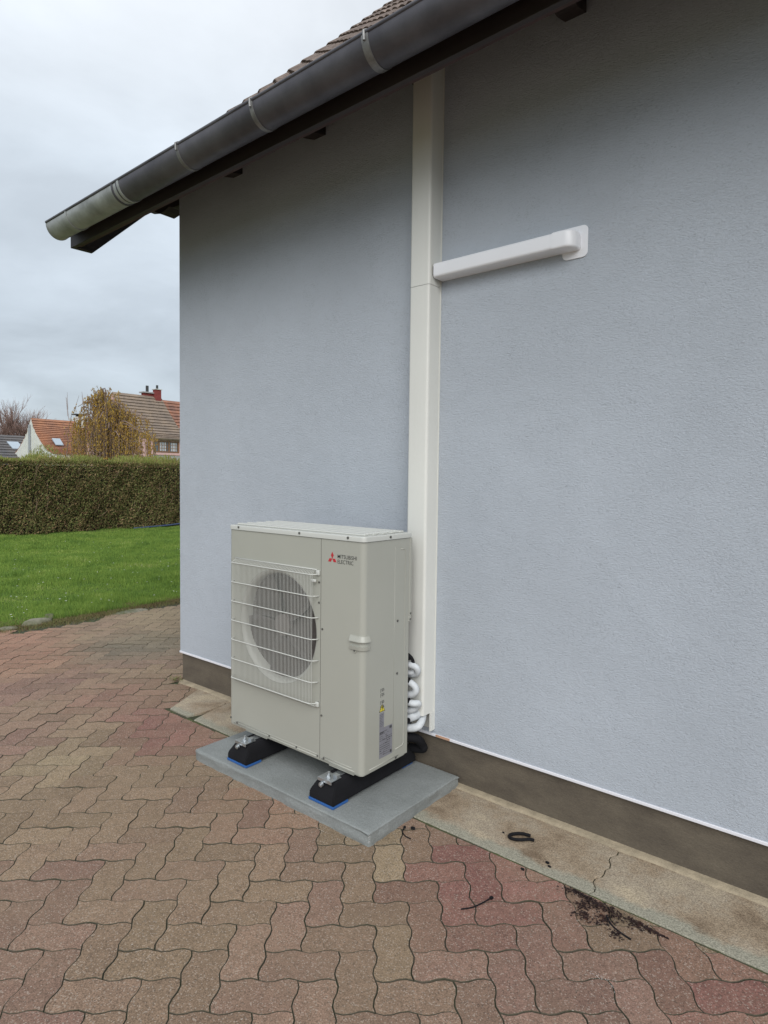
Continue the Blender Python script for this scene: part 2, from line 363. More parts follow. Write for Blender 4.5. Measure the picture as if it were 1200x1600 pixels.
M_twig = mat('grey_brown_twigs', lin(.25, .18, .155), .9, var=.3)
M_twig2 = mat('bare_brown_branches', lin(.27, .175, .145), .9, var=.3)

# ------------------------------------------------------------------ ground
def sheet(name, x0, x1, y0, y1, z, m, label=None):
    bm = bmesh.new(); vs = [bm.verts.new(p) for p in ((x0, y0, z), (x1, y0, z), (x1, y1, z), (x0, y1, z))]; bm.faces.new(vs)
    return obj(name, bm, m)
M_far = mat('far_ground', lin(.06, .08, .025), .95, var=.4, var_scale=.2)
g = sheet('ground', -600, 600, -600, 600, -.060, M_far); tag(g, kind='structure')
M_turf = mat('turf', lin(.10, .16, .035), .95, var=.45, var_scale=3, bump=.9, bump_scale=40, bump_dist=.03)
LX = -2.58
g = sheet('lawn', -40, LX + .1, -20, 40, -.022, M_turf); tag(g, kind='structure')

# paved driveway: wavy interlocking bricks in herringbone
S = .11678
O = Vector((2.5146, -1.3201, 0)); U = Vector((.08871, .07595, 0)); Vv = Vector((.07595, -.08871, 0))
def warp(i, j):
    a = .060
    return O + U * (i + a * math.sin(2 * math.pi * j)) + Vv * (j + a * math.sin(2 * math.pi * i))
def outline(i, j, horiz):
    w, hh = (2, 1) if horiz else (1, 2)
    K = 5; pts = []
    cs = [(0, 0), (w, 0), (w, hh), (0, hh)]
    for a, b in zip(cs, cs[1:] + cs[:1]):
        L = abs(a[0] - b[0]) + abs(a[1] - b[1]); n = K * L
        for k in range(n):
            t = k / n; p = warp(i + a[0] + (b[0] - a[0]) * t, j + a[1] + (b[1] - a[1]) * t); pts.append((p.x, p.y))
    return pts
def area(p): return .5 * sum(p[k][0] * p[(k + 1) % len(p)][1] - p[(k + 1) % len(p)][0] * p[k][1] for k in range(len(p)))
def clip(p, nx, ny, c):   # keep nx*x+ny*y <= c
    o = []
    for k in range(len(p)):
        a, b = p[k], p[(k + 1) % len(p)]; da = nx * a[0] + ny * a[1] - c; db = nx * b[0] + ny * b[1] - c
        if da <= 0: o.append(a)
        if (da < 0 < db) or (db < 0 < da):
            t = da / (da - db); o.append((a[0] + (b[0] - a[0]) * t, a[1] + (b[1] - a[1]) * t))
    return o
def inset(p, d):
    n = len(p); o = []; s = 1 if area(p) > 0 else -1
    for k in range(n):
        a, b, c = Vector(p[k - 1]), Vector(p[k]), Vector(p[(k + 1) % n])
        e1 = b - a; e2 = c - b
        if e1.length < 1e-7 or e2.length < 1e-7: o.append(p[k]); continue
        n1 = Vector((-e1.y, e1.x)).normalized() * s; n2 = Vector((-e2.y, e2.x)).normalized() * s
        m = n1 + n2
        if m.length < .3: m = n1
        m.normalize(); q = m.dot(n1); q = max(q, .5)
        o.append((b.x + m.x * d / q, b.y + m.y * d / q))
    return o
def brick_geo(p, gap=.0012, bev=.0013, depth=.05):
    if area(p) < 0: p = p[::-1]
    q = inset(p, gap); q2 = inset(p, gap + bev); n = len(q)
    v = [(x, y, -depth) for x, y in q] + [(x, y, -bev * .8) for x, y in q] + [(x, y, 0) for x, y in q2]
    f = [tuple(range(2 * n, 3 * n))]
    for k in range(n):
        k2 = (k + 1) % n
        f.append((k, k2, n + k2, n + k)); f.append((n + k, n + k2, 2 * n + k2, 2 * n + k))
    return v, f
DIAG = ((.433, -.352), (.252, -.02))
dn = Vector((DIAG[1][0] - DIAG[0][0], DIAG[1][1] - DIAG[0][1])); dnn = Vector((dn.y, -dn.x)).normalized()   # normal pointing to +x
if dnn.x < 0: dnn = -dnn
dc = dnn.x * DIAG[0][0] + dnn.y * DIAG[0][1]
AY = -.378
def place_clip(p):
    full = abs(area(p)); clipped = False
    def inside_any(poly, tests): return any(all(t[0] * x + t[1] * y > t[2] + 1e-5 for t in tests) for x, y in poly)
    for tests in (((0, 1, AY), (dnn.x, dnn.y, dc)), ((1, 0, -.004), (0, 1, -.006))):
        if inside_any(p, tests):
            best = max((clip(p, *t) for t in tests), key=lambda q: abs(area(q)) if len(q) > 2 else 0)
            p = best; clipped = True
            if len(p) < 3 or abs(area(p)) < .0012: return None, True
    if not clipped: return p, False
    # drop doubled points
    o = []
    for a in p:
        if not o or (abs(a[0] - o[-1][0]) + abs(a[1] - o[-1][1])) > 1e-4: o.append(a)
    return o, True
TAN = Vector((.235, .170, .112)); ROSE = Vector((.225, .140, .108)); RED = Vector((.228, .114, .094)); SAL = Vector((.29, .155, .108)); GREY = Vector((.15, .135, .10)); BUFF = Vector((.28, .225, .14))
BLOBS = [(2.93, -.58, .30, RED, 1), (2.70, -.56, .18, RED, 1), (.50, -.50, .22, RED, .95), (.88, -.62, .26, RED, .95), (.0, -.45, .35, RED, .6), (3.70, -.55, .20, RED, 1), (-1.5, -.6, .55, SAL, .75), (-2.3, -.35, .5, SAL, .8),
         (1.85, -.76, .18, SAL, .55), (2.26, -.60, .12, BUFF, .8), (2.5, -.66, .16, BUFF, .6), (2.45, -1.25, .25, ROSE, .8), (1.75, -1.7, .25, ROSE, .7), (1.2, -1.0, .3, TAN, .8),
         (-1.1, .35, .5, GREY, .8), (-1.8, 1.2, .8, BUFF, .7), (.66, -1.16, .2, BUFF, .6), (3.3, -.8, .25, ROSE, .8), (2.0, -1.35, .25, TAN, .9), (1.62, -1.38, .14, ROSE, .8), (1.62, -1.6, .12, ROSE, .8), (2.0, -1.33, .14, ROSE, .6), (1.84, -.83, .12, ROSE, .8), (1.5, -1.25, .2, TAN, .8), (2.3, -1.15, .16, TAN, .9), (2.3, -1.5, .2, TAN, .8), (2.8, -1.5, .3, ROSE, .6), (3.2, -1.4, .35, ROSE, .6)]
def tint(x, y):
    n = noise.noise(Vector((x * 1.7 + 5, y * 1.7, 3.3))); n2 = noise.noise(Vector((x * .6, y * .6 + 9, 1)))
    t = min(1, max(0, .32 + n * 1.3 + n2 * .5 + random.uniform(-.24, .24)))
    c = TAN.lerp(ROSE, t)
    for bx, by, br, bc, k in BLOBS:
        d = math.hypot(x - bx, y - by) / br
        if d < 1.6: c = c.lerp(bc, k * max(0, min(1, 1.45 - d)))
    return c * random.uniform(.86, 1.12)
bricks = []
for i in range(-70, 40):
    for j in range(-60, 50):
        k = (i + j) % 4
        if k == 0: hz = True
        elif k == 2: hz = False
        else: continue
        w, hh = (2, 1) if hz else (1, 2)
        c = O + U * (i + w / 2) + Vv * (j + hh / 2)
        if c.x < LX - .1 or c.x > 6.2 or c.y < -4.2 or c.y > 3.6: continue
        if c.x > .2 and c.y > .2: continue
        if c.x < LX + .22 + .12 * noise.noise(Vector((c.y * 1.5, 0, 0))): continue
        p, cl = place_clip(outline(i, j, hz))
        if p is None: continue
        a = abs(area(p)); px = to_px((c.x, c.y, 0)); score = 0
        if px and -30 < px[0] < 1230 and -30 < px[1] < 1640:
            d = (c - CAM_P); score = a * abs(d.z) / d.length ** 3
            # behind the pad or the wall from the camera
            if 1.2 < c.x < 2.38 and c.y > -.67: score = 0
        bricks.append((score, i, j, hz, c, p, cl))
bricks.sort(key=lambda b: -b[0])
drive = thing('paved_driveway', None, None, (0, 0, 0)); tag(drive, kind='structure')
shared = {}
stuff_v, stuff_f, stuff_c, stuff_m = [], [], [], []
for n_, (score, i, j, hz, c, p, cl) in enumerate(bricks):
    col = tint(c.x, c.y); dz = random.uniform(-.0012, .0014); rx, ry = random.uniform(-.007, .007), random.uniform(-.007, .007)
    dz += .010 * noise.noise(Vector((c.x * .8, c.y * .8, 7)))
    if n_ < 298 and score > 0:
        if cl: me = None
        else: me = shared.get(hz)
        if me is None:
            v, f = brick_geo([(x - c.x, y - c.y) for x, y in p])
            me = bpy.data.meshes.new('paver'); me.from_pydata(v, [], f); me.materials.append(M_pav); me.materials.append(M_edge); me.polygons.foreach_set('material_index', [0] + [1] * (len(f) - 1)); me.update()
            if not cl: shared[hz] = me
        o = bpy.data.objects.new('paver', me); link(o, drive); o.location = (c.x, c.y, dz); o.rotation_euler = (rx, ry, random.gauss(0, .006)); o.color = (*col, 1)
    else:
        v, f = brick_geo([(x - c.x, y - c.y) for x, y in p])
        b0 = len(stuff_v)
        for x, y, z in v: stuff_v.append((x + c.x, y + c.y, z + dz + rx * y - ry * x))
        for q_, q in enumerate(f): stuff_f.append(tuple(b0 + t for t in q)); stuff_c.append(col); stuff_m.append(0 if q_ == 0 else 1)
me = bpy.data.meshes.new('far_pavers'); me.from_pydata(stuff_v, [], stuff_f)
at = me.color_attributes.new('tint', 'FLOAT_COLOR', 'CORNER')
ls = np.array([len(f) for f in stuff_f]); arr = np.repeat(np.array([(*c, 1) for c in stuff_c]), ls, axis=0).ravel(); at.data.foreach_set('color', arr)
me.materials.append(M_pavA); me.materials.append(M_edge); me.polygons.foreach_set('material_index', stuff_m); me.update()
o = bpy.data.objects.new('pavers', me); link(o, drive); o['kind'] = 'stuff'
# sand bed that fills the joints
bm = bmesh.new()
nx, ny = 110, 100
for a in range(nx + 1):
    for b_ in range(ny + 1):
        x = LX - .15 + (6.6 - LX) * a / nx; y = -4.4 + 8.2 * b_ / ny
        bm.verts.new((x, y, -.0056 + .0010 * noise.noise(Vector((x * 2.2, y * 2.2, 0))) + .010 * noise.noise(Vector((x * .8, y * .8, 7)))))
bm.verts.ensure_lookup_table()
for a in range(nx):
    for b_ in range(ny):
        k = a * (ny + 1) + b_; bm.faces.new((bm.verts[k], bm.verts[k + ny + 1], bm.verts[k + ny + 2], bm.verts[k + 1]))
obj('joint_bed', bm, M_joint, drive)

g = sheet('driveway_surface', LX - .1, 14, -16, -4.35, -.008, mat('plain_paving', lin(.22, .175, .135), .9, var=.25, var_scale=4)); tag(g, kind='structure')
g = sheet('side_driveway_surface', 6.5, 14, -4.35, -.37, -.0081, bpy.data.materials['plain_paving']); tag(g, kind='structure')
# concrete strip along the wall, cracked into slabs
strip = thing('concrete_path', None, None); tag(strip, kind='structure')
def jag(a, b, n, amp, seed):
    o = []
    a, b = Vector(a), Vector(b); d = (b - a); nn = Vector((-d.y, d.x)).normalized()
    for k in range(n + 1):
        t = k / n; w = amp * math.sin(math.pi * t) ** .5 if 0 < t < 1 else 0
        o.append(a + d * t + nn * w * 2 * noise.noise(Vector((t * 6, seed, 0))))
    return [(p.x, p.y) for p in o]
def slab(poly, top=.004, name='concrete_slab'):
    bm = bmesh.new(); vs = [bm.verts.new((x, y, top)) for x, y in poly]; f = bm.faces.new(vs)
    r_ = bmesh.ops.extrude_face_region(bm, geom=[f]); low = [e for e in r_['geom'] if isinstance(e, bmesh.types.BMVert)]
    for v in low: v.co.z = -.06
    bmesh.ops.recalc_face_normals(bm, faces=bm.faces)
    es = [e for e in bm.edges if all(abs(v.co.z - top) < 1e-6 for v in e.verts)]
    bmesh.ops.bevel(bm, geom=es, offset=.004, segments=2, affect='EDGES', profile=.6)
    return obj(name, bm, M_apron, strip)
E = -.368
def off(line, dx): return [(x + dx, y) for x, y in line]
c1 = jag((.62, -.012), (.655, -.20), 8, .012, 1)
c2 = jag((3.182, -.012), (3.192, E), 14, .022, 4)
def edge(x0, x1, s, y=E): # outer edge, slightly wavy
    n = max(2, int((x1 - x0) / .07)); return [(x0 + (x1 - x0) * k / n, y + .007 * noise.noise(Vector(((x0 + (x1 - x0) * k / n) * 5, s, 0)))) for k in range(n + 1)]
slab([(.262, -.03)] + jag((.262, -.03), (.435, -.352), 6, .01, 3)[1:-1] + edge(.435, .625, 2, -.355) + [(.65, -.27), (.652, -.2)] + c1[::-1][1:] + [(.45, -.012)])
slab(off(c1, .006)[:1] + off(c1, .006)[1:] + [(.675, -.24), (.70, -.33), (.715, E)] + edge(.74, 3.18, 5) + off(c2, -.002)[::-1])
slab(off(c2, .002) + edge(3.21, 8.5, 6) + [(8.5, -.012)])
# sandy fillet of mortar against the plinth
def fillet(x0, x1, seed):
    bm = bmesh.new(); n = int((x1 - x0) / .03); rows = []
    for k in range(n + 1):
        x = x0 + (x1 - x0) * k / n; w = .026 + .012 * noise.noise(Vector((x * 7, seed, 0))) + .004 * noise.noise(Vector((x * 40, seed, 0)))
        rows.append([bm.verts.new(p) for p in ((x, .02, .016), (x, .011, .014), (x, -w * .5, .012), (x, -w, .0055), (x, -w - .002, -.01))])
    for A, B in zip(rows, rows[1:]):
        for k in range(4): bm.faces.new((A[k], B[k], B[k + 1], A[k + 1]))
    return auto_smooth(obj('mortar_fillet', bm, M_mortar, strip), 60)
fillet(.02, 8.5, 3)
# mossy dirt line between strip and pavers
bm = bmesh.new(); n = 420; rows = []
for k in range(n + 1):
    x = .44 + 7.5 * k / n; w = .006 + .008 * abs(noise.noise(Vector((x * 9, 2, 0)))) + .004 * noise.noise(Vector((x * 60, 0, 1)))
    z = .001 + .003 * noise.noise(Vector((x * 30, 1, 1)))
    rows.append([bm.verts.new(p) for p in ((x, E + .003, -.01), (x, E - .002, z), (x, E - .005 - w, z - .001), (x, E - .012 - w, -.012))])
for A, B in zip(rows, rows[1:]):
    for k in range(3): bm.faces.new((A[k], B[k], B[k + 1], A[k + 1]))
M_moss = mat('moss_and_dirt', lin(.05, .045, .028), .95, var=1, var_col=lin(.06, .075, .02), var_scale=7, bump=.8, bump_scale=120, bump_dist=.005, fine=.3)
obj('moss_seam', bm, M_moss, strip)

# ------------------------------------------------------------------ the house
PIT = 44.4
TAN44 = math.tan(R(PIT)); EX0 = -.564; HX1 = 9.5
HD = 8.0                      # depth of the house
RIDGE_Y = 4.0
def ztop(y): return 3.845 + (y - .106) * TAN44      # top of the roof boards
def zbot(y): return 3.548 + (y - .109) * .955      # lower edge of the verge boards
house = thing('house', 'grey blue rendered house with tiled roof, eaves and gutter above the outdoor unit', 'house', (0, 0, 0))
bm = box(0, HX1, 0, .3, .226, 3.52)
obj('wall', bm, M_wall, house)
gy = [(.3, .226), (HD, .226), (HD, 3.45), (RIDGE_Y + .1, ztop(RIDGE_Y) - .25), (.3, ztop(.3) - .22)]
obj('gable_wall', prism(gy, 'x', 0, .3), M_wall, house)
bm = box(.012, HX1, .012, .29, -.05, .214); box(.012, .29, .29, HD, -.05, .214, bm=bm)
obj('plinth', bm, M_plinth, house)
bm = box(-.004, HX1, -.006, .03, .2125, .2255, .002); box(-.006, .02, .03, HD, .2125, .2255, .002, bm=bm)
obj('drip_profile', bm, M_trim, house)
obj('sealant_smear', box(2.262, 2.345, -.0085, -.0062, .2145, .2265, .001), M_peach, house)
bm = box(HX1 - .3, HX1, 0, HD, -.05, 3.45); box(.3, HX1 - .3, HD - .3, HD, -.05, 3.45, bm=bm)
obj('rear_walls', bm, M_wall, house)
TL = .009   # the eaves climb very slightly to the right
def ez(x, z): return z + TL * (x - EX0)
# eaves board (slightly tilted)
def tilt_bm(bm):
    for v in bm.verts: v.co.z += TL * (v.co.x - EX0)
    return bm
obj('fascia', tilt_bm(box(EX0, HX1 + .4, -.5, -.474, 3.107, 3.235, .002)), M_fascia, house)
obj('fascia_batten', tilt_bm(box(EX0 + .03, HX1 + .4, -.4735, -.445, 3.117, 3.20, .001)), M_batten, house)
obj('eaves_return', box(EX0 - .0008, EX0 + .012, -.4735, -.35, 3.110, 3.124, .001), M_fascia, house)
# verge board on the gable overhang
vp = [(-.4995, 3.106), (-.35, 3.109), (RIDGE_Y, zbot(RIDGE_Y)), (RIDGE_Y, ztop(RIDGE_Y) + .02), (-.4995, 3.24)]
obj('verge_board', prism(vp, 'x', EX0 - .022, EX0 - .001), M_fascia, house)
# boarding under the tiles, board by board
roof = None
bm = prism([(-.52, ztop(-.52)), (RIDGE_Y, ztop(RIDGE_Y)), (HD + .5, ztop(2 * RIDGE_Y - HD - .5)), (HD + .5, ztop(2 * RIDGE_Y - HD - .5) - .04), (RIDGE_Y, ztop(RIDGE_Y) - .05), (-.52, ztop(-.52) - .04)], 'x', EX0, HX1 + .4)
roof = obj('roof', bm, M_rafter, house)
ob = thing
dirv = Vector((0, math.cos(R(PIT)), math.sin(R(PIT)))); nrm = Vector((0, -math.sin(R(PIT)), math.cos(R(PIT))))
for k in range(5):
    s0 = .03 + k * .155
    base = Vector((0, -.35, ztop(-.35) - .05)) + nrm * -.022
    a = base + dirv * s0; b_ = base + dirv * (s0 + .146)
    poly = [(a.y, a.z), (b_.y, b_.z), (b_.y + nrm.y * .018, b_.z + nrm.z * .018), (a.y + nrm.y * .018, a.z + nrm.z * .018)]
    obj('soffit_plank', prism(poly, 'x', EX0 + .001, HX1), M_fascia, house)
# rafters with shaped feet near the wall
raf = [-.30 + .735 * k + .0 for k in range(0, 12)]
raf = [.665, 1.405, 2.17, 2.90, 3.64, 4.38, 5.12, 5.86, 6.6]
sh = [(.03, 3.62), (.03, 3.425), (-.035, 3.405), (-.085, 3.392), (-.125, 3.398), (-.150, 3.42), (-.165, 3.455), (-.23, 3.40), (-.30, 3.34), (-.38, 3.27), (-.38, ztop(-.38) - .07)]
for x in raf:
    poly = [(y, z) for y, z in sh] + [(.03, ztop(.03) - .07)]
    poly = [(.03, ztop(.03) - .07), (.03, 3.437), (-.03, 3.419), (-.085, 3.404), (-.125, 3.408), (-.152, 3.425), (-.168, 3.452), (-.30, 3.325), (-.40, 3.235), (-.40, ztop(-.40) - .07)]
    obj('rafter', prism(poly, 'x', x - .045, x + .045, bevel=0), M_rafter, house)
# plate end sticking out of the gable
pe = [(.02, 3.425), (-.10, 3.43), (-.15, 3.45), (-.20, 3.435), (-.27, 3.428), (-.33, 3.455), (-.40, 3.50), (-.54, 3.53), (-.54, 3.60), (.02, 3.60)]
obj('beam_end', prism([(x, z) for x, z in pe], 'y', .012, .13), M_rafter, house)
# gutter: half round with a rolled lip, running along the eaves
GY, GZ, GR = -.617, 3.205, .083
def gut(x0, x1, name, m, rad=GR, extra=0, a0=0, a1=180, thick=.0014):
    bm = bmesh.new(); n = 28; st = max(1, int((x1 - x0) / .35)); rings = []
    for s in range(st + 1):
        x = x0 + (x1 - x0) * s / st; ring = []
        for side, rr in ((0, rad), (1, rad - thick)):
            ks = range(n + 1) if side == 0 else range(n, -1, -1)
            for k in ks:
                a = R(180 + a0 + (a1 - a0) * k / n)
                # front is at angle 180 (y-), deepened bowl
                y = GY + rr * math.cos(a); z = GZ + rr * 1.07 * math.sin(a)
                if k == n and a1 >= 180: z = GZ + .012
                ring.append(bm.verts.new((x, y, ez(x, z) - .0045 + extra)))
        rings.append(ring)
    for A, B in zip(rings, rings[1:]):
        L = len(A)
        for k in range(L): bm.faces.new((A[k], B[k], B[(k + 1) % L], A[(k + 1) % L]))
    bm.faces.new(rings[0]); bm.faces.new(rings[-1][::-1])
    return auto_smooth(obj(name, bm, m, house), 50)
GX0 = -.505
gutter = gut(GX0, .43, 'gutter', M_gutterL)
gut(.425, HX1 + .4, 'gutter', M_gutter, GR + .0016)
def lip(x0, x1, m):
    pts = [(x, GY - GR + .002, ez(x, GZ) - .0045 + .006) for x in np.linspace(x0, x1, max(3, int((x1 - x0) / .25)))]
    return auto_smooth(obj('gutter_lip', tube(pts, .0095, 10), m, house), 50)
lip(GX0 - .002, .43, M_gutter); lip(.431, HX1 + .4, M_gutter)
# stop end
bm = bmesh.new(); ring = []
for k in range(25):
    a = R(180 + 180 * k / 24); ring.append((GY + (GR + .0018) * math.cos(a), ez(GX0, GZ) - .0045 + (GR + .0018) * 1.07 * math.sin(a)))
ring += [(GY + GR, GZ + .012)]
obj('gutter_stop_end', prism(ring, 'x', GX0 - .003, GX0 - .0005), M_gutterL, house)
for x, w, m in ((-.215, .014, M_gutterL), (.385, .016, M_gutter), (.452, .02, M_gutterL), (1.062, .022, M_strap), (1.662, .024, M_strap), (2.352, .034, M_strap), (3.05, .03, M_strap), (3.75, .03, M_strap)):
    gut(x - w / 2, x + w / 2, 'gutter_strap', m, GR + .0042, thick=.0028)
    if x > 1: obj('strap_hook', tube([(x, GY - GR - .006, ez(x, GZ) - .03), (x, GY - GR - .009, ez(x, GZ) + .004), (x, GY - GR + .004, ez(x, GZ) + .014), (x, GY - GR + .02, ez(x, GZ) + .006)], .006, 6), m, house)

# tiles
def tile_mesh():
    bm = bmesh.new(); prof = [(-.103, .004), (-.088, .010), (-.055, .006), (-.02, .004), (.02, .006), (.045, .020), (.067, .028), (.088, .022), (.103, .008)]
    L = .275; th = .015; rows = []
    for s, lift in ((0, .018), (.02, .0185), (L, .001)):
        rows.append(([bm.verts.new((x, s, z + lift)) for x, z in prof], [bm.verts.new((x, s + (.003 if s == 0 else 0), z + lift - th)) for x, z in prof]))
    for (A, a), (B, b) in zip(rows, rows[1:]):
        for k in range(len(prof) - 1):
            bm.faces.new((A[k], A[k + 1], B[k + 1], B[k])); bm.faces.new((a[k + 1], a[k], b[k], b[k + 1]))
        bm.faces.new((A[0], B[0], b[0], a[0])); bm.faces.new((A[-1], a[-1], b[-1], B[-1]))
    A, a = rows[0]
    for k in range(len(prof) - 1): bm.faces.new((A[k + 1], A[k], a[k], a[k + 1]))
    me = bpy.data.meshes.new('roof_tile'); bmesh.ops.recalc_face_normals(bm, faces=bm.faces); bm.to_mesh(me); bm.free()
    me.polygons.foreach_set('use_smooth', [True] * len(me.polygons)); me.set_sharp_from_angle(angle=R(40))
    return me
def tile_mat(attr):
    m = bpy.data.materials.new('brown_roof_tile'); m.use_nodes = True; t = m.node_tree; b = t.nodes['Principled BSDF']; b.inputs['Roughness'].default_value = .9
    oi = N(t, 'ShaderNodeObjectInfo'); geo = N(t, 'ShaderNodeNewGeometry')
    nz = N(t, 'ShaderNodeTexNoise', inp={'Scale': 14, 'Detail': 7, 'Roughness': .7}); t.links.new(geo.outputs['Position'], nz.inputs['Vector'])
    r_ = N(t, 'ShaderNodeValToRGB'); c = r_.color_ramp
    c.elements[0].position = .33; c.elements[0].color = (.075, .052, .042, 1); c.elements[1].position = .68; c.elements[1].color = (.20, .155, .13, 1)
    t.links.new(nz.outputs['Fac'], r_.inputs[0])
    mr = N(t, 'ShaderNodeMapRange', inp={'To Min': .75, 'To Max': 1.25}); t.links.new(oi.outputs['Random'], mr.inputs['Value'])
    s = N(t, 'ShaderNodeVectorMath', operation='SCALE'); t.links.new(r_.outputs[0], s.inputs[0]); t.links.new(mr.outputs[0], s.inputs['Scale']); t.links.new(s.outputs[0], b.inputs['Base Color'])
    bp = N(t, 'ShaderNodeBump', inp={'Strength': .5, 'Distance': .004}); t.links.new(nz.outputs['Fac'], bp.inputs['Height']); t.links.new(bp.outputs[0], b.inputs['Normal'])
    return m
M_tile = tile_mat(False)
tm = tile_mesh(); tm.materials.append(M_tile)
Rt = Matrix.Rotation(R(PIT), 4, 'X')
start = Vector((0, -.585, ztop(-.585) + .012))
tl = []
for rrow in range(0, 27):
    for cc in range(0, 50):
        x = EX0 + .07 + cc * .203; s = rrow * .236
        p = start + dirv * s + Vector((x, 0, 0))
        px = to_px(p); sc_ = 0
        if px and 300 < px[0] < 900 and -60 < px[1] < 400 and p.y > .5: sc_ = 1 / px[2]
        tl.append((sc_, x, p))
tl.sort(key=lambda t: -t[0])
bmj = bmesh.new(); nind = 0
for n_, (sc_, x, p) in enumerate(tl):
    jit = Matrix.Translation((0, 0, 0)) @ Rt @ Matrix.Rotation(random.gauss(0, .006), 4, 'Z') @ Matrix.Rotation(random.gauss(0, .006), 4, 'Y')
    if n_ < 290 and sc_ > 0:
        o = bpy.data.objects.new('roof_tile', tm); link(o, roof); o.matrix_world = Matrix.Translation(p + nrm * random.uniform(0, .003)) @ jit; nind += 1
    else:
        m_ = Matrix.Translation(p) @ jit; k0 = len(bmj.verts); bmj.from_mesh(tm)
        bmj.verts.ensure_lookup_table()
        for v in bmj.verts[k0:]: v.co = m_ @ v.co
o = obj('roof_tiles', bmj, M_tile, roof); o['kind'] = 'stuff'
obj('ridge_cap', tube([(EX0, RIDGE_Y, ztop(RIDGE_Y) + .02), (HX1 + .4, RIDGE_Y, ztop(RIDGE_Y) + .02)], .11, 10), M_tile, house)

# ------------------------------------------------------------------ concrete pad
bm = box(1.18, 2.398, -.675, -.004, -.03, .056)
bmesh.ops.subdivide_edges(bm, edges=bm.edges[:], cuts=24, use_grid_fill=True)
for v in bm.verts:
    n1_ = noise.noise(v.co * 9); n2_ = noise.noise(v.co * 28 + Vector((3, 1, 4)))
    side = v.co.z < .05
    k = .006 if side else .0012
    if v.co.y < -.1 and side:
        v.co.y += k * (n1_ + n2_); 
    v.co.x += k * n2_ if side else 0
    v.co.z += .0015 * n1_
es = [e for e in bm.edges if e.calc_face_angle(0) > R(50) and max(v.co.z for v in e.verts) > -.02]
bmesh.ops.bevel(bm, geom=es, offset=.007, segments=3, affect='EDGES', profile=.5)
pad = obj('concrete_pad', bm, M_pad); auto_smooth(pad, 60)
tag(pad, 'low grey painted concrete pad under the outdoor unit beside the house wall', 'concrete pad')

# ------------------------------------------------------------------ rubber feet
ZT = .0575
def foot(x0, x1, label):
    t = thing('support_block', label, 'mounting foot', ((x0 + x1) / 2, -.33, ZT), 'rubber feet under the outdoor unit')
    y0, y1 = -.640, -.030; z0 = ZT + .011; z1 = ZT + .098; zm = z0 + .030
    bm = bmesh.new()
    def ring(ix, iy, z): return [bm.verts.new(p) for p in ((x0 + ix, y0 + iy, z), (x1 - ix, y0 + iy, z), (x1 - ix, y1 - iy, z), (x0 + ix, y1 - iy, z))]
    rs = [ring(0, 0, z0), ring(.001, .001, zm), ring(.022, .040, z1 - .006), ring(.028, .048, z1)]
    bm.faces.new(rs[0][::-1]); bm.faces.new(rs[-1])
    for A, B in zip(rs, rs[1:]):
        for k in range(4): bm.faces.new((A[k], A[(k + 1) % 4], B[(k + 1) % 4], B[k]))
    bmesh.ops.bevel(bm, geom=bm.edges[:], offset=.004, segments=2, affect='EDGES')
    auto_smooth(obj('rubber_block', bm, M_rubber, t), 40)
    for ya, yb in ((y0 - .001, y0 + .098), (y1 - .098, y1 + .001)):
        q_ = .001 if ya < -.3 else -.012
        obj('blue_pad', box(x0 - q_, x1 + q_, ya, yb - (.013 if ya > -.3 else 0), ZT, ZT + .011, .0015), M_blue, t)
    cx = (x0 + x1) / 2
    # metal rail inset in the top
    obj('top_rail', box(cx - .020, cx + .020, y0 + .05, y1 - .05, z1 - .003, z1 + .0025, .001), M_zincplate, t)
    for yb in (y0 + .055, y1 - .055):
        s = 1 if yb < -.3 else -1
        obj('clamp_plate', box(cx - .042, cx + .042, yb - .028, yb + .034, z1 + .003, z1 + .0075, .0012), M_zincplate, t)
        obj('clamp_lip', box(cx - .042, cx + .042, yb - s * .031 - .0022, yb - s * .031 + .0022, z1 - .008, z1 + .0075, .001), M_zincplate, t)
        obj('clamp_upright', box(cx + .020, cx + .044, yb + .012 * s - .010, yb + .012 * s + .010, z1 + .0076, z1 + .024, .001), M_zincplate, t)
        bmn = cyl((cx - .004, yb, z1 + .0125), 'z', .0115, .010, 6); cyl((cx - .004, yb, z1 + .0185), 'z', .0062, .022, 12, bm=bmn); cyl((cx - .004, yb, z1 + .0088), 'z', .016, .0025, 18, bm=bmn)
        obj('clamp_bolt', bmn, M_zincplate, t)
        bmn = cyl((cx - .012, yb - s * .040, z1 - .017), 'y', .011, .012, 14); cyl((cx - .012, yb - s * .046, z1 - .017), 'y', .005, .012, 8, bm=bmn)
        obj('end_bolt', bmn, M_zincplate, t)
    return t
foot(1.412, 1.562, 'black rubber foot with blue pads under the fan end of the unit')
ft = foot(2.008, 2.160, 'black rubber foot with blue pads under the pipe end of the unit')
obj('green_mark', box(2.1415, 2.1432, -.345, -.315, .112, .119), mat('green_mark', lin(.03, .12, .03), .6), ft).rotation_euler = (0, 0, 0)

# ------------------------------------------------------------------ the outdoor unit
X0, X1, YF, YR, Z0, Z1 = 1.272, 2.222, -.522, -.192, .182, 1.2525
LZ = Z1 - .026
unit = thing('outdoor_unit', 'tall cream heat pump outdoor unit with round fan grille on black feet', 'heat pump', ((X0 + X1) / 2, (YF + YR) / 2, Z0))
SX = 1.9585; RC = .022
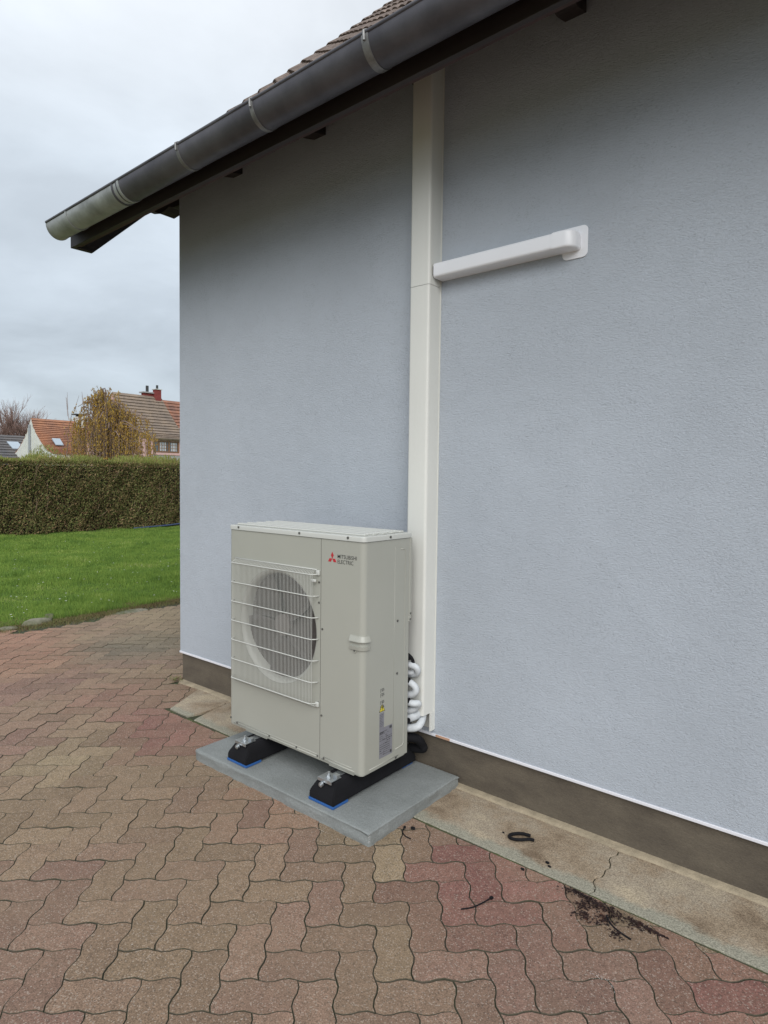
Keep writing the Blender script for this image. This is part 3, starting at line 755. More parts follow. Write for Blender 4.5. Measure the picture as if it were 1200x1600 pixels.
# fan panel with a round opening
CXF, CZF, RF = 1.652, .765, .283
bm = bmesh.new(); nseg = 96; xa, xb, za, zb = X0 + RC, SX - .001, Z0 + .002, LZ - .002
def rect_hit(a):
    dx, dz = math.cos(a), math.sin(a); ts = []
    if dx > 1e-9: ts.append((xb - CXF) / dx)
    if dx < -1e-9: ts.append((xa - CXF) / dx)
    if dz > 1e-9: ts.append((zb - CZF) / dz)
    if dz < -1e-9: ts.append((za - CZF) / dz)
    t = min(ts); return CXF + dx * t, CZF + dz * t
angs = sorted(set([2 * math.pi * k / nseg for k in range(nseg)] + [math.atan2(z - CZF, x - CXF) % (2 * math.pi) for x in (xa, xb) for z in (za, zb)]))
prof = [(RF, 0), (RF - .003, .001), (RF - .010, .006), (RF - .017, .016), (RF - .020, .030), (RF - .021, .09)]
outer = []; ringsv = [[] for _ in prof]
for a in angs:
    x, z = rect_hit(a); outer.append(bm.verts.new((x, YF, z)))
    for q, (rr, dy) in enumerate(prof): ringsv[q].append(bm.verts.new((CXF + rr * math.cos(a), YF + dy, CZF + rr * math.sin(a))))
n = len(angs)
for k in range(n):
    k2 = (k + 1) % n; bm.faces.new((outer[k], outer[k2], ringsv[0][k2], ringsv[0][k]))
# left rounded corner and left side of the cabinet
cor = [(X0 + RC - RC * math.sin(R(a)), YF + RC - RC * math.cos(R(a))) for a in range(0, 91, 15)] + [(X0, YR)]
prevp = None
for x, y in cor:
    pr = (bm.verts.new((x, y, za)), bm.verts.new((x, y, zb)))
    if prevp: bm.faces.new((prevp[0], prevp[1], pr[1], pr[0]))
    prevp = pr
bmesh.ops.remove_doubles(bm, verts=bm.verts, dist=.0001)
auto_smooth(obj('fan_panel', bm, M_beige, unit), 30)
bm = bmesh.new(); rr_ = []
for q, (rr, dy) in enumerate(prof): rr_.append([bm.verts.new((CXF + (rr - .0005) * math.cos(2 * math.pi * k / 64), YF + dy + .0005, CZF + (rr - .0005) * math.sin(2 * math.pi * k / 64))) for k in range(64)])
for A, B in zip(rr_, rr_[1:]):
    for k in range(64): bm.faces.new((A[k], A[(k + 1) % 64], B[(k + 1) % 64], B[k]))
obj('bell_mouth', bm, M_bell, unit, smooth=True)
# service panel: front right part, rounded corner, side
def wall_strip(path, z0, z1, name, m, th=.0015):
    bm = bmesh.new(); pv = None
    for x, y in path:
        pr = (bm.verts.new((x, y, z0)), bm.verts.new((x, y, z1)))
        if pv: bm.faces.new((pv[0], pr[0], pr[1], pv[1]))
        pv = pr
    bmesh.ops.recalc_face_normals(bm, faces=bm.faces)
    return auto_smooth(obj(name, bm, m, unit), 30)
RC2 = .026
arc = [(X1 - RC2 + RC2 * math.sin(R(a)), YF + RC2 - RC2 * math.cos(R(a))) for a in range(0, 91, 10)]
wall_strip([(SX + .001, YF)] + arc + [(X1, YR)], za, zb, 'service_panel', M_beige)
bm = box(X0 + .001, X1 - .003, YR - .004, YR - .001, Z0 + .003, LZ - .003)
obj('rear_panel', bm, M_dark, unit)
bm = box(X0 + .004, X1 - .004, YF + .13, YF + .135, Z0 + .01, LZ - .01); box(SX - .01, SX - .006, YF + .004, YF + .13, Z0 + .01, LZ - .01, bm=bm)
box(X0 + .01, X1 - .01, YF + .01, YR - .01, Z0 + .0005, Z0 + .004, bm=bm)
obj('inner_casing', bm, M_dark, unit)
# base tray
obj('base_tray', prism(rrect(X0 + .003, X1 - .003, YF + .003, YR - .003, .02), 'z', Z0 - .004, Z0 + .0015), M_beige, unit)
bm = box(X0 + .13, X0 + .30, YF + .006, YR - .01, Z0 - .014, Z0 - .0042, .002); box(X1 - .21, X1 - .055, YF + .006, YR - .01, Z0 - .014, Z0 - .0042, .002, bm=bm)
obj('mounting_rail', bm, M_beige, unit)
# lid with raised ribs
bm = prism(rrect(X0 - .003, X1 + .004, YF - .004, YR + .022, .022), 'z', LZ, Z1 - .003)
es = [e for e in bm.edges if all(abs(v.co.z - (Z1 - .003)) < 1e-5 for v in e.verts)]
bmesh.ops.bevel(bm, geom=es, offset=.004, segments=3, affect='EDGES', profile=.5)
auto_smooth(obj('lid', bm, M_lid, unit), 35)
for k in range(5):
    yc = YF + .030 + k * .064
    obj('lid_rib', box(X0 + .025, X1 - .025, yc, yc + .030, Z1 - .0032, Z1 + .0065, .004), M_lid, unit)
# rear connection cover and left clip
bm = box(X1 - .10, X1 + .0025, YR + .0005, YR + .019, .842, LZ - .001, .003)
obj('rear_cover', bm, M_beige, unit)
obj('rear_cover_tab', box(X1 - .004, X1 + .0035, YR - .006, YR + .014, .822, .846, .002), M_beige, unit)
bm = box(X0 - .014, X0 + .001, YF + .035, YF + .06, .800, .812, .003); box(X0 - .010, X0 + .001, YF + .035, YF + .06, .766, .776, .002, bm=bm); box(X0 - .004, X0 + .001, YF + .03, YF + .065, .762, .815, .002, bm=bm)
obj('left_grip', bm, M_beige, unit)
# embossed ridges
def ridge(pts, rad=.0022): return obj('pressed_ridge', tube(pts, rad, 6), M_beige, unit, smooth=True)
ridge([(X0 + .06, YF + .0005, Z0 + .021), (SX - .02, YF + .0005, Z0 + .021)])
ridge([(X0 + .04, YF + .0005, Z0 + .009), (SX - .01, YF + .0005, Z0 + .009)], .003)
ridge([(SX + .025, YF + .0005, Z0 + .021), (X1 - .06, YF + .0005, Z0 + .021)])
ridge([(SX + .01, YF + .0005, Z0 + .009), (X1 - .045, YF + .0005, Z0 + .009)], .003)
ridge([(X1 - .0005, YF + .05, Z0 + .013), (X1 - .0005, YR - .07, Z0 + .013)], .0028)
ridge([(X1 - .0005, -.262, 1.176), (X1 - .0005, -.232, 1.176), (X1 - .0005, -.223, 1.168), (X1 - .0005, -.222, .30), (X1 - .0005, -.222, .245), (X1 - .0005, -.230, .232), (X1 - .0005, -.285, .230)], .003)
ridge([(X1 - .0007, -.302, .22), (X1 - .0007, -.302, 1.19)], .0015)
# screws
def screw(x, y, z, ax, rad=.0058):
    if ax == 'y': bm = cyl((x, y - .0015, z), 'y', rad, .004, 12); cyl((x, y - .0037, z), 'y', rad * .6, .002, 10, bm=bm)
    else: bm = cyl((x + .0015, y, z), 'x', rad, .004, 12); cyl((x + .0037, y, z), 'x', rad * .6, .002, 10, bm=bm)
    obj('screw', bm, M_screw, unit, smooth=False)
for x, z in ((1.354, 1.241), (1.816, 1.241), (2.13, 1.241)): screw(x, YF - .004, z, 'y')
for x, z in ((1.971, .804), (1.970, .396), (1.340, Z0 + .014), (1.60, Z0 + .014), (1.80, Z0 + .014), (1.945, Z0 + .014), (1.985, Z0 + .014), (X0 + .015, Z0 + .03), (1.948, .452), (1.948, 1.02), (1.948, .925)): screw(x, YF, z, 'y', .0048)
screw(X1 + .004, -.345, 1.239, 'x')
for y, z in ((-.280, .841), (-.279, .592), (-.281, .190)): screw(X1, y, z, 'x', .0055)
screw(X1 + .0035, YR + .006, .834, 'x', .004); screw(X1 + .0025, YR + .009, .862, 'x', .004)
# corner hand grip
def band(z0, z1, off0, off1, name, y_end=-.484, x0=2.147):
    bm = bmesh.new(); path = [(x0, YF, 0, -1)] + [(a[0], a[1], math.sin(R(d)), -math.cos(R(d))) for a, d in zip(arc, range(0, 91, 10))] + [(X1, y_end, 1, 0)]
    rows = []
    for x, y, nx_, ny_ in path:
        rows.append([bm.verts.new((x, y, z0)), bm.verts.new((x + nx_ * off0, y + ny_ * off0, z0)), bm.verts.new((x + nx_ * off1, y + ny_ * off1, z1)), bm.verts.new((x, y, z1))])
    for A, B in zip(rows, rows[1:]):
        for k in range(3): bm.faces.new((A[k], B[k], B[k + 1], A[k + 1]))
    bm.faces.new(rows[0]); bm.faces.new(rows[-1][::-1])
    bmesh.ops.recalc_face_normals(bm, faces=bm.faces)
    return auto_smooth(obj(name, bm, M_beige, unit), 40)
band(.786, .808, .013, .004, 'hand_grip'); band(.783, .787, .013, .0125, 'hand_grip'); band(.746, .762, .007, .010, 'hand_grip')
band(.762, .786, .0012, .0012, 'grip_recess')
obj('grip_tab', prism([(2.163, .749), (2.187, .749), (2.182, .734), (2.175, .730), (2.168, .734)], 'y', YF - .004, YF + .0005), M_beige, unit)
screw(2.175, YF - .004, .742, 'y', .0045)

# fan behind the grille
fan = obj('fan', cyl((CXF, YF + .058, CZF), 'y', .055, .05, 32), M_fan, unit)
for k in range(5):
    bm = bmesh.new(); rows = []
    for s in range(9):
        rr = .05 + (.2605 - .05) * s / 8; row = []
        for q in range(9):
            a = R(72 * k + 20 + 74 * q / 8 + 14 * s / 8)
            row.append(bm.verts.new((CXF + rr * math.cos(a), YF + .034 + .030 * q / 8, CZF + rr * math.sin(a))))
        rows.append(row)
    for A, B in zip(rows, rows[1:]):
        for q in range(8): bm.faces.new((A[q], B[q], B[q + 1], A[q + 1]))
    bmesh.ops.solidify(bm, geom=bm.faces[:], thickness=.002)
    bl = obj('fan_blade', bm, M_fan, fan, smooth=True)
# wire guard
gd = thing('x', None, None); bpy.data.objects.remove(gd)
GXL, GXR, GZB, GZT = 1.338, 1.930, .447, 1.056
GYF = YF - .033
HZ = [GZT - (GZT - GZB) * k / 6 for k in range(7)]
guard = None
def gobj(name, bm, m=M_lid):
    global guard
    o = obj(name, bm, m, unit, smooth=True)
    if guard is None: guard = o
    return o
for k, z in enumerate(HZ):
    pts = [(GXL - .022, YF - .001, z + .003), (GXL - .018, GYF + .012, z + .001), (GXL - .006, GYF, z), (GXL + .01, GYF, z), (GXR - .04, GYF, z), (GXR - .012, GYF + .001, z), (GXR + .002, GYF + .012, z), (GXR + .016, YF - .001, z)]
    gobj('guard_crosswire', tube(pts, .0028, 6))
pts = [(GXL - .018, YF - .004, GZT + .022), (GXR + .005, YF - .004, GZT + .022)]
gobj('guard_crosswire', tube(pts, .0026, 6)); gobj('guard_crosswire', tube([(x, y, GZB - .017) for x, y, z in pts], .0026, 6))
NW = 61
for k in range(NW):
    x = GXL + (GXR - GXL) * k / (NW - 1)
    pts = [(x, YF - .006, GZT + .022), (x, GYF + .012, GZT + .014), (x, GYF + .003, GZT), (x, GYF + .0028, GZT - .03), (x, GYF + .0028, GZB + .03), (x, GYF + .003, GZB), (x, GYF + .012, GZB - .010), (x, YF - .006, GZB - .017)]
    gobj('guard_wire', tube(pts, .0011, 5, cap=False))
for z in (GZT + .008, GZB - .004):
    bmx = box(GXR + .002, GXR + .024, YF - .010, YF - .0005, z - .012, z + .012, .003)
    gobj('guard_clip', bmx)
gobj('guard_clip', box(GXR - .018, GXR + .012, YF - .022, YF - .012, 1.020, 1.034, .003))

# logo and lettering
am = .0176
def rhomb(ang):
    c0, s0 = math.cos(ang), math.sin(ang); pts = [(0, 0), (-am / 2, am * .866), (0, am * 1.732), (am / 2, am * .866)]
    return [(x * c0 - z * s0, x * s0 + z * c0) for x, z in pts]
LCX, LCZ = 2.030, 1.1385
for a in (0, 120, 240):
    obj('emblem_diamond', prism([(LCX + x, LCZ + z) for x, z in rhomb(R(a))], 'y', YF - .0008, YF + .0002), M_red, unit)
def text_obj(body, x, z, height, width, mat_):
    cu = bpy.data.curves.new('lettering', 'FONT'); cu.body = body; cu.extrude = .0; cu.offset = .004
    o = bpy.data.objects.new('t', cu); COL.objects.link(o); bpy.context.view_layer.update()
    dg = bpy.context.evaluated_depsgraph_get(); me = bpy.data.meshes.new_from_object(o.evaluated_get(dg)); bpy.data.objects.remove(o)
    co = np.array([v.co[:] for v in me.vertices]); mn, mx_ = co.min(0), co.max(0)
    sx = width / (mx_[0] - mn[0]); sz = height / (mx_[1] - mn[1])
    for v in me.vertices:
        c = v.co.copy(); v.co = Vector((x + (c.x - mn[0]) * sx, YF - .0006, z + (c.y - mn[1]) * sz))
    me.name = 'lettering'; me.materials.append(mat_); me.update()
    o = bpy.data.objects.new('lettering', me); link(o, unit); o.matrix_parent_inverse = Matrix.Translation(-unit.location)
    return o
text_obj('MITSUBISHI', 2.0635, 1.1430, .0175, .116, M_black)
text_obj('ELECTRIC', 2.0635, 1.1195, .0175, .096, M_black)
# rating labels on the side
XS = X1 + .0006
def side_rect(y0, y1, z0, z1, m, name, off=0): return obj(name, box(X1 - .001, XS + off, y0, y1, z0, z1), m, unit)
side_rect(-.404, -.371, .362, .434, M_label, 'rating_label'); side_rect(-.404, -.309, .222, .3615, M_label, 'rating_label')
bm = bmesh.new()
def bar(y0, y1, z0, z1): box(XS - .0001, XS + .0004, y0, y1, z0, z1, bm=bm)
random.seed(5)
for k in range(13):
    z = .352 - k * .0098; y = -.401
    if k in (1, 8, 9): bar(-.401, -.401 + random.uniform(.05, .085), z, z + .0022); continue
    while y < -.318:
        w = random.uniform(.006, .022)
        if random.random() < .72: bar(y, min(y + w, -.313), z, z + random.choice((.0016, .0022, .004)))
        y += w + .004
bar(-.401, -.372, .338, .3425); bar(-.326, -.313, .229, .242); bar(-.330, -.314, .345, .357)
for k in range(8): bar(-.402, -.402 + random.uniform(.018, .029), .424 - k * .0075, .4255 - k * .0075)
# line drawings above: little pictograms
for k in range(4):
    z = .545 - k * .022 - (.012 if k > 1 else 0)
    bar(-.398, -.396, z - .016, z); bar(-.398, -.378, z - .001, z + .0008); bar(-.384, -.382, z - .014, z); bar(-.392, -.37, z - .009, z - .0075); bar(-.376, -.374, z - .010, z + .002)
o = obj('label_print', bm, M_print, unit); o['kind'] = 'stuff'
yt, zt = -.386, .452
tri = lambda s: [(yt - s, zt - s * .62), (yt + s, zt - s * .62), (yt, zt + s * 1.12)]
obj('warning_triangle', prism(tri(.021), 'x', X1, XS), M_black, unit)
obj('warning_triangle', prism(tri(.0165), 'x', XS, XS + .0004), M_yellow, unit)
bm = box(XS + .0004, XS + .0008, yt - .0018, yt + .0018, zt - .004, zt + .011); box(XS + .0004, XS + .0008, yt - .0018, yt + .0018, zt - .0085, zt - .0055, bm=bm)
obj('warning_mark', bm, M_black, unit)

# ------------------------------------------------------------------ trunking on the wall
def channel(x0, x1, yf, rad):  # open profile: from wall left to wall right
    pts = [(x0, -.0005), (x0, yf + rad)]
    pts += [(x0 + rad - rad * math.cos(R(a)), yf + rad - rad * math.sin(R(a))) for a in range(15, 91, 15)]
    pts += [(x1 - rad + rad * math.sin(R(a)), yf + rad - rad * math.cos(R(a))) for a in range(0, 91, 15)]
    pts += [(x1, -.0005)]
    return pts
duct = thing('cable_trunking', 'tall cream vertical pipe trunking on the wall behind the outdoor unit', 'pipe trunking', (2.19, 0, .25))
DX0, DX1, DY = 2.130, 2.2475, -.100
def shell(path, z0, z1, name, m, parent, th=.002):
    bm = bmesh.new(); pv = None
    for x, y in path:
        pr = (bm.verts.new((x, y, z0)), bm.verts.new((x, y, z1)))
        if pv: bm.faces.new((pv[0], pr[0], pr[1], pv[1]))
        pv = pr
    bmesh.ops.recalc_face_normals(bm, faces=bm.faces)
    bmesh.ops.solidify(bm, geom=bm.faces[:], thickness=th)
    return auto_smooth(obj(name, bm, m, parent), 30)
shell(channel(DX0, DX1, DY, .014), .340, 2.434, 'trunking_cover', M_duct, duct)
shell(channel(DX0, DX1, DY, .014), 2.436, 3.50, 'trunking_cover', M_duct, duct)
bm = box(DX0 + .003, DX1 + .0035, -.006, -.0006, .250, 3.49); box(DX1 - .003, DX1 + .003, -.040, -.006, .247, .3395, bm=bm); box(DX0 + .003, DX0 + .008, -.040, -.006, .25, .3395, bm=bm)
obj('backing_channel', bm, M_duct, duct)
# short white branch to the wall passage
br = thing('pipe_cover', 'short white horizontal pipe cover running from the cream trunking to a wall plate', 'pipe cover', (2.27, 0, 2.49))
BX0, BX1 = 2.2565, 2.872
def zc(x): return 2.500 + (x - BX0) * .004
bm = bmesh.new(); rows = []
sec = []
yf_, rad, hw = -.080, .013, .0345
sec = [(-.0006, hw)] + [(yf_ + rad - rad * math.sin(R(a)), hw - rad + rad * math.cos(R(a))) for a in range(0, 91, 15)] + [(yf_ + rad - rad * math.cos(R(a)), -hw + rad - rad * math.sin(R(a))) for a in range(0, 91, 15)] + [(-.0006, -hw)]
for x in (BX0, BX1):
    rows.append([bm.verts.new((x, y, zc(x) + z)) for y, z in sec])
for k in range(len(sec)): bm.faces.new((rows[0][k], rows[1][k], rows[1][(k + 1) % len(sec)], rows[0][(k + 1) % len(sec)]))
bm.faces.new(rows[0]); bm.faces.new(rows[1][::-1])
bmesh.ops.recalc_face_normals(bm, faces=bm.faces); auto_smooth(obj('cover', bm, M_white, br), 35)
obj('end_gap', box(BX0 - .006, BX0 - .0005, -.076, -.045, zc(0) - .012, zc(0) + .029), M_black, br)
# elbow that turns into the wall
ra = .047; yf2 = yf_ - .003
poly = [(BX1 - .020, -.0012), (BX1 - .020, yf2)] + [(BX1 + .030 + ra * math.sin(R(t_)), yf2 + ra - ra * math.cos(R(t_))) for t_ in range(0, 91, 10)] + [(BX1 + .077, -.0012)]
bm = prism(poly, 'z', zc(BX1) - hw * 1.055, zc(BX1) + hw * 1.055)
es = [e for e in bm.edges if abs(e.verts[0].co.z - e.verts[1].co.z) < 1e-6 and min(e.verts[0].co.y, e.verts[1].co.y) < -.02]
bmesh.ops.bevel(bm, geom=es, offset=.011, segments=4, affect='EDGES', profile=.5)
auto_smooth(obj('elbow', bm, M_white, br), 40)
pl = rrect(2.868, 2.978, 2.436, 2.567, .022)
obj('wall_plate', prism(pl, 'y', -.0055, -.0004, bevel=.0012), M_white, br)

# ------------------------------------------------------------------ insulated pipes between unit and trunking
def pipe(pts, rad, label, name='insulated_pipe'):
    o = obj(name, tube(catmull(pts, 8), rad, 14), M_pipe if name == 'insulated_pipe' else M_rubber, smooth=True)
    return tag(o, label, 'pipe', 'white insulated pipes behind the unit')
Yp = -.150
pipe([(2.10, -.165, .600), (2.17, -.162, .600), (2.215, -.158, .602), (2.236, -.145, .590), (2.232, -.13, .565), (2.205, -.125, .548), (2.14, -.125, .540)], .0165, 'topmost white insulated pipe loop between unit and trunking')
pipe([(2.10, -.165, .512), (2.17, -.160, .512), (2.212, -.156, .513), (2.238, -.150, .493), (2.232, -.150, .468), (2.200, -.154, .452), (2.12, -.155, .437)], .017, 'second white insulated pipe loop from the top behind the unit')
pipe([(2.10, -.160, .415), (2.17, -.157, .414), (2.222, -.153, .414), (2.242, -.132, .412), (2.225, -.122, .39), (2.20, -.130, .370), (2.13, -.145, .352)], .0165, 'third white insulated pipe loop, level with the trunking end')
pipe([(2.10, -.145, .318), (2.16, -.142, .322), (2.205, -.128, .334), (2.215, -.085, .352), (2.205, -.060, .42)], .019, 'fourth white insulated pipe, rising into the trunking')
pipe([(2.08, -.150, .276), (2.15, -.150, .279), (2.205, -.142, .284), (2.236, -.118, .296), (2.224, -.070, .318), (2.214, -.056, .37), (2.212, -.055, .45)], .019, 'lowest and thickest white insulated pipe bending up into the trunking')
pipe([(2.12, -.165, .555), (2.17, -.150, .556), (2.205, -.140, .560), (2.222, -.125, .575)], .013, 'thin white pipe tucked under the topmost loop')
cb = obj('valve_cable', tube(catmull([(2.15, -.17, .665), (2.205, -.165, .650), (2.222, -.155, .625), (2.215, -.150, .600), (2.19, -.160, .590)], 8), .009, 10), M_rubber, smooth=True)
tag(cb, 'black cable curling out behind the unit above the white pipes', 'cable')
vl = thing('pipe_valves', 'metal and black pipe valves at the back corner of the unit behind the white pipes', 'valve', (2.18, -.17, .45))
for z in (.61, .50, .40, .30):
    obj('valve_body', cyl((2.19, -.168, z + .03), 'x', .012, .04, 8), M_zincplate, vl); obj('valve_cap', cyl((2.208, -.168, z + .03), 'x', .013, .012, 6), M_rubber, vl)
hs = obj('drain_hose', tube(catmull([(2.05, -.15, .20), (2.14, -.145, .215), (2.185, -.115, .225), (2.205, -.075, .205), (2.205, -.045, .17), (2.20, -.035, .145), (2.10, -.05, .13)], 10), 0.022, 16), M_rubber, smooth=True)
tag(hs, 'thick black hose curving below the white pipes to the pad', 'hose')

# ------------------------------------------------------------------ small things on the paving
def strap(pts, label, rad=.003, head=True):
    pts = [Vector(p) for p in pts]
    bm = tube(catmull(pts, 6), rad, 6)
    if head:
        a = pts[-1]; b = bmesh.new(); bmesh.ops.create_cube(b, size=1)
        bmesh.ops.transform(b, matrix=Matrix.Translation(a) @ Matrix.Rotation(math.atan2((a - pts[-2]).y, (a - pts[-2]).x), 4, 'Z') @ Matrix.Diagonal((.012, .009, .007, 1)), verts=b.verts); merge(bm, b)
    return tag(obj('cable_tie', bm, M_rubber, smooth=False), label, 'cable tie', 'offcuts of black cable tie on the ground')
tk = [(2.868, -.180, .013), (2.835, -.190, .014), (2.805, -.215, .012), (2.800, -.240, .011), (2.822, -.250, .013), (2.850, -.232, .012), (2.876, -.205, .012), (2.894, -.200, .012)]
tag(obj('cut_strap', tube(catmull(tk, 6), .0065, 8), M_rubber, smooth=True), 'black looped strap offcut lying on the concrete strip right of the pad', 'strap')
strap([(2.886, -.750, .006), (2.910, -.715, .005), (2.926, -.672, .006), (2.937, -.628, .007)], 'straight black cable tie on the dark red pavers', .0026)
strap([(3.388, -.512, .009), (3.350, -.500, .007), (3.315, -.482, .006), (3.288, -.455, .010)], 'black cable tie beside the dark plant debris', .0032, False)
strap([(2.494, -.520, .006), (2.463, -.517, .005), (2.436, -.500, .006), (2.424, -.470, .007)], 'curved black cable tie at the corner of the concrete pad', .0022)
chips = []
for x, y, s, lab in ((2.455, -.452, .012, 'black crumb beside the pad at the edge of the concrete strip'), (2.999, -.300, .009, 'larger black crumb on the edge of the concrete strip'), (3.016, -.318, .007, 'smaller black crumb on the edge of the concrete strip'), (2.945, -.402, .008, 'black crumb on the red paver near the concrete strip'), (2.765, -.225, .006, 'black crumb beside the looped strap')):
    b = bmesh.new(); bmesh.ops.create_icosphere(b, subdivisions=1, radius=s)
    for v in b.verts: v.co = Vector((v.co.x * random.uniform(.8, 1.4), v.co.y * .8, v.co.z * .5)) + Vector((x, y, .008))
    tag(obj('rubber_crumb', b, M_rubber), lab, 'crumb', 'black crumbs on the ground')
# dead plant clump
def scatter(name, n, fn, m, size, flat=.6, kind='stuff', label=None, seed=1, rndattr=True):
    rg = np.random.default_rng(seed); V = []; F = []; Rn = []
    for k in range(n):
        x, y, z, s = fn(rg); s *= size
        a = rg.uniform(0, 2 * math.pi); t = rg.uniform(-flat, flat); t2 = rg.uniform(-flat, flat)
        ux, uy = math.cos(a), math.sin(a); b0 = len(V)
        for p, q in ((1.3, 0), (.2, .7), (-1, .15), (-.1, -.7)):
            V.append((x + s * (p * ux - q * uy), y + s * (p * uy + q * ux), z + s * (abs(p * t) + abs(q * t2))))
        F.append((b0, b0 + 1, b0 + 2, b0 + 3)); Rn += [rg.uniform()] * 4
    me = bpy.data.meshes.new(name); me.from_pydata(V, [], F)
    at = me.attributes.new('rnd', 'FLOAT', 'POINT'); at.data.foreach_set('value', Rn); me.materials.append(m); me.update()
    o = bpy.data.objects.new(name, me); link(o); tag(o, label, None, None, kind); return o
M_debris = leafy('dead_plant_bits', [(0, lin(.012, .008, .008)), (.5, lin(.022, .013, .013)), (.85, lin(.05, .025, .02)), (1, lin(.24, .08, .02))], 9, .1)
def deb(rg):
    t = rg.uniform(); w = math.sin(math.pi * min(1, t * 1.05)) ** .7
    x = 3.14 + .34 * t; y = -.385 - (t * .035) - abs(rg.normal(0, .022)) * w - .002
    if rg.uniform() < .14: x = 3.19 + .10 * rg.uniform(); y = -.41 - rg.uniform() * .12
    return x, y, .003 + rg.uniform() * .012 * w, rg.uniform(.6, 1.2)
scatter('plant_debris', 560, deb, M_debris, .0050, .9, seed=3, label='dark dried plant clump in the joint between concrete strip and pavers')
def sprig(rg):
    k = rg.integers(0, 5); cx = [3.135, 3.20, 3.225, 3.29, 3.34][k]; cy = [-.405, -.455, -.50, -.478, -.52][k]
    return cx + rg.normal(0, .016), cy + rg.normal(0, .010), .004 + rg.uniform() * .006, rg.uniform(.5, 1)
scatter('plant_debris', 190, sprig, M_debris, .006, .9, seed=4, label='loose dark plant bits scattered on pavers beside the clump')
M_grit = leafy('pale_grit', [(0, lin(.25, .2, .15)), (.5, lin(.45, .4, .34)), (1, lin(.12, .08, .05))], 9, 0)
def grit(rg):
    x = rg.uniform(.3, 4.2)
    y = rg.uniform(-1.0, -.03) if rg.uniform() < .6 else rg.uniform(-2.4, -.4)
    if 1.15 < x < 2.42 and y > -.70: y = -.72
    return x, y, .005, rg.uniform(.3, 1.1)
scatter('grit', 520, grit, M_grit, .0032, .5, seed=8, label='loose pale and dark grit on the paving')
def padgrit(rg): return rg.uniform(1.2, 2.38), rg.uniform(-.66, -.03), .0578, rg.uniform(.3, 1)
scatter('pad_specks', 90, padgrit, M_grit, .0022, .3, seed=9, label='small pale specks on the grey concrete pad')
M_dust = mat('white_cement_dust', lin(.55, .54, .52), .95)
def dust(rg): return 3.42 + rg.normal(0, .035), -.735 + rg.normal(0, .010) , .0035, rg.uniform(.2, 1)
scatter('cement_dust', 420, dust, M_dust, .0016, .1, seed=10, label='white cement smear on the pavers at the front')
def chip(rg): return 2.394 + rg.normal(0, .002), -.672 + rg.normal(0, .002), .012 + rg.uniform() * .04, rg.uniform(.3, 1)
scatter('paint_chip', 60, chip, M_dust, .0022, 1.2, seed=14, label='white scuff on the front corner of the concrete pad')
# weeds at the house corner
def weed(rg): return -.02 + rg.normal(0, .035), -.02 + rg.normal(0, .02), .004 + rg.uniform() * .02, rg.uniform(.6, 1.3)
scatter('weeds', 70, weed, M_dry, .007, 1.4, seed=12, label='small green weeds at the foot of the house corner')

# stones at the lawn edge
M_stone = mat('mossy_limestone', lin(.24, .22, .17), .9, var=1, var_col=lin(.06, .075, .025), var_scale=4, bump=.9, bump_scale=18, bump_dist=.02)
def stone(x, y, sx, sy, sz, label, seed):
    b = bmesh.new(); bmesh.ops.create_icosphere(b, subdivisions=3, radius=1)
    for v in b.verts:
        n_ = 1 + .28 * noise.noise(v.co * 1.3 + Vector((seed, 0, 0))) + .1 * noise.noise(v.co * 4 + Vector((seed, 0, 0)))
        c = v.co * n_; v.co = Vector((x + c.x * sx, y + c.y * sy, -.01 + max(-.3, min(.85, c.z)) * sz))
    tag(auto_smooth(obj('edging_stone', b, M_stone), 40), label, 'stone', 'stones along the lawn edge')
stone(-2.58, -.24, .07, .10, .035, 'pale edging stone at the far left lawn edge', 1)
stone(-2.62, .04, .09, .15, .065, 'mossy edging stone between two pale stones on the lawn edge', 2)
stone(-2.68, .20, .07, .05, .085, 'pale upright edging stone with a flat face on the lawn edge', 3)
stone(-2.45, .95, .10, .22, .024, 'flat grey stone sunk between lawn and pavers', 4)

# ------------------------------------------------------------------ grass
def blades(name, pos, hgt, wid, m, seed, lean=.5, kind='stuff', label=None):
    rg = np.random.default_rng(seed); n = len(pos)
    a = rg.uniform(0, 2 * np.pi, n); ln = rg.uniform(.1, lean, n) * hgt; la = rg.uniform(0, 2 * np.pi, n)
    dx, dy = np.cos(a) * wid / 2, np.sin(a) * wid / 2
    V = np.empty((n, 3, 3)); V[:, 0] = pos; V[:, 1] = pos; V[:, 2] = pos
    V[:, 0, 0] -= dx; V[:, 0, 1] -= dy; V[:, 1, 0] += dx; V[:, 1, 1] += dy
    V[:, 2, 0] += np.cos(la) * ln; V[:, 2, 1] += np.sin(la) * ln; V[:, 2, 2] += hgt
    me = bpy.data.meshes.new(name); me.vertices.add(3 * n); me.vertices.foreach_set('co', V.ravel())
    me.loops.add(3 * n); me.loops.foreach_set('vertex_index', np.arange(3 * n)); me.polygons.add(n); me.polygons.foreach_set('loop_start', np.arange(0, 3 * n, 3))
    me.update(); me.validate()
    at = me.attributes.new('rnd', 'FLOAT', 'POINT'); at.data.foreach_set('value', np.repeat(rg.uniform(0, 1, n), 3)); me.materials.append(m)
    o = bpy.data.objects.new(name, me); link(o); return tag(o, label, None, None, kind)
def ywin(x, m0, m1):
    # rays through px 0 and px 282 (and a margin)
    lo = CAM_P.y + (CAM_P.x - x) * .352 - m0; hi = CAM_P.y + (CAM_P.x - x) * .655 + m1
    return lo, hi
ng = 210000
tt = rng.uniform(0, 1, ng) ** 1.25; gx = -2.62 - tt * 9.7
lo, hi = ywin(gx, 1.0, .8); gyv = lo + rng.uniform(0, 1, ng) * (hi - lo)
gx = gx + .0
keep = gx < (LX - .02 + .10 * np.sin(gyv * 3.1) * .5)
pos = np.stack([gx, gyv, np.full(ng, -.022)], 1)[keep]
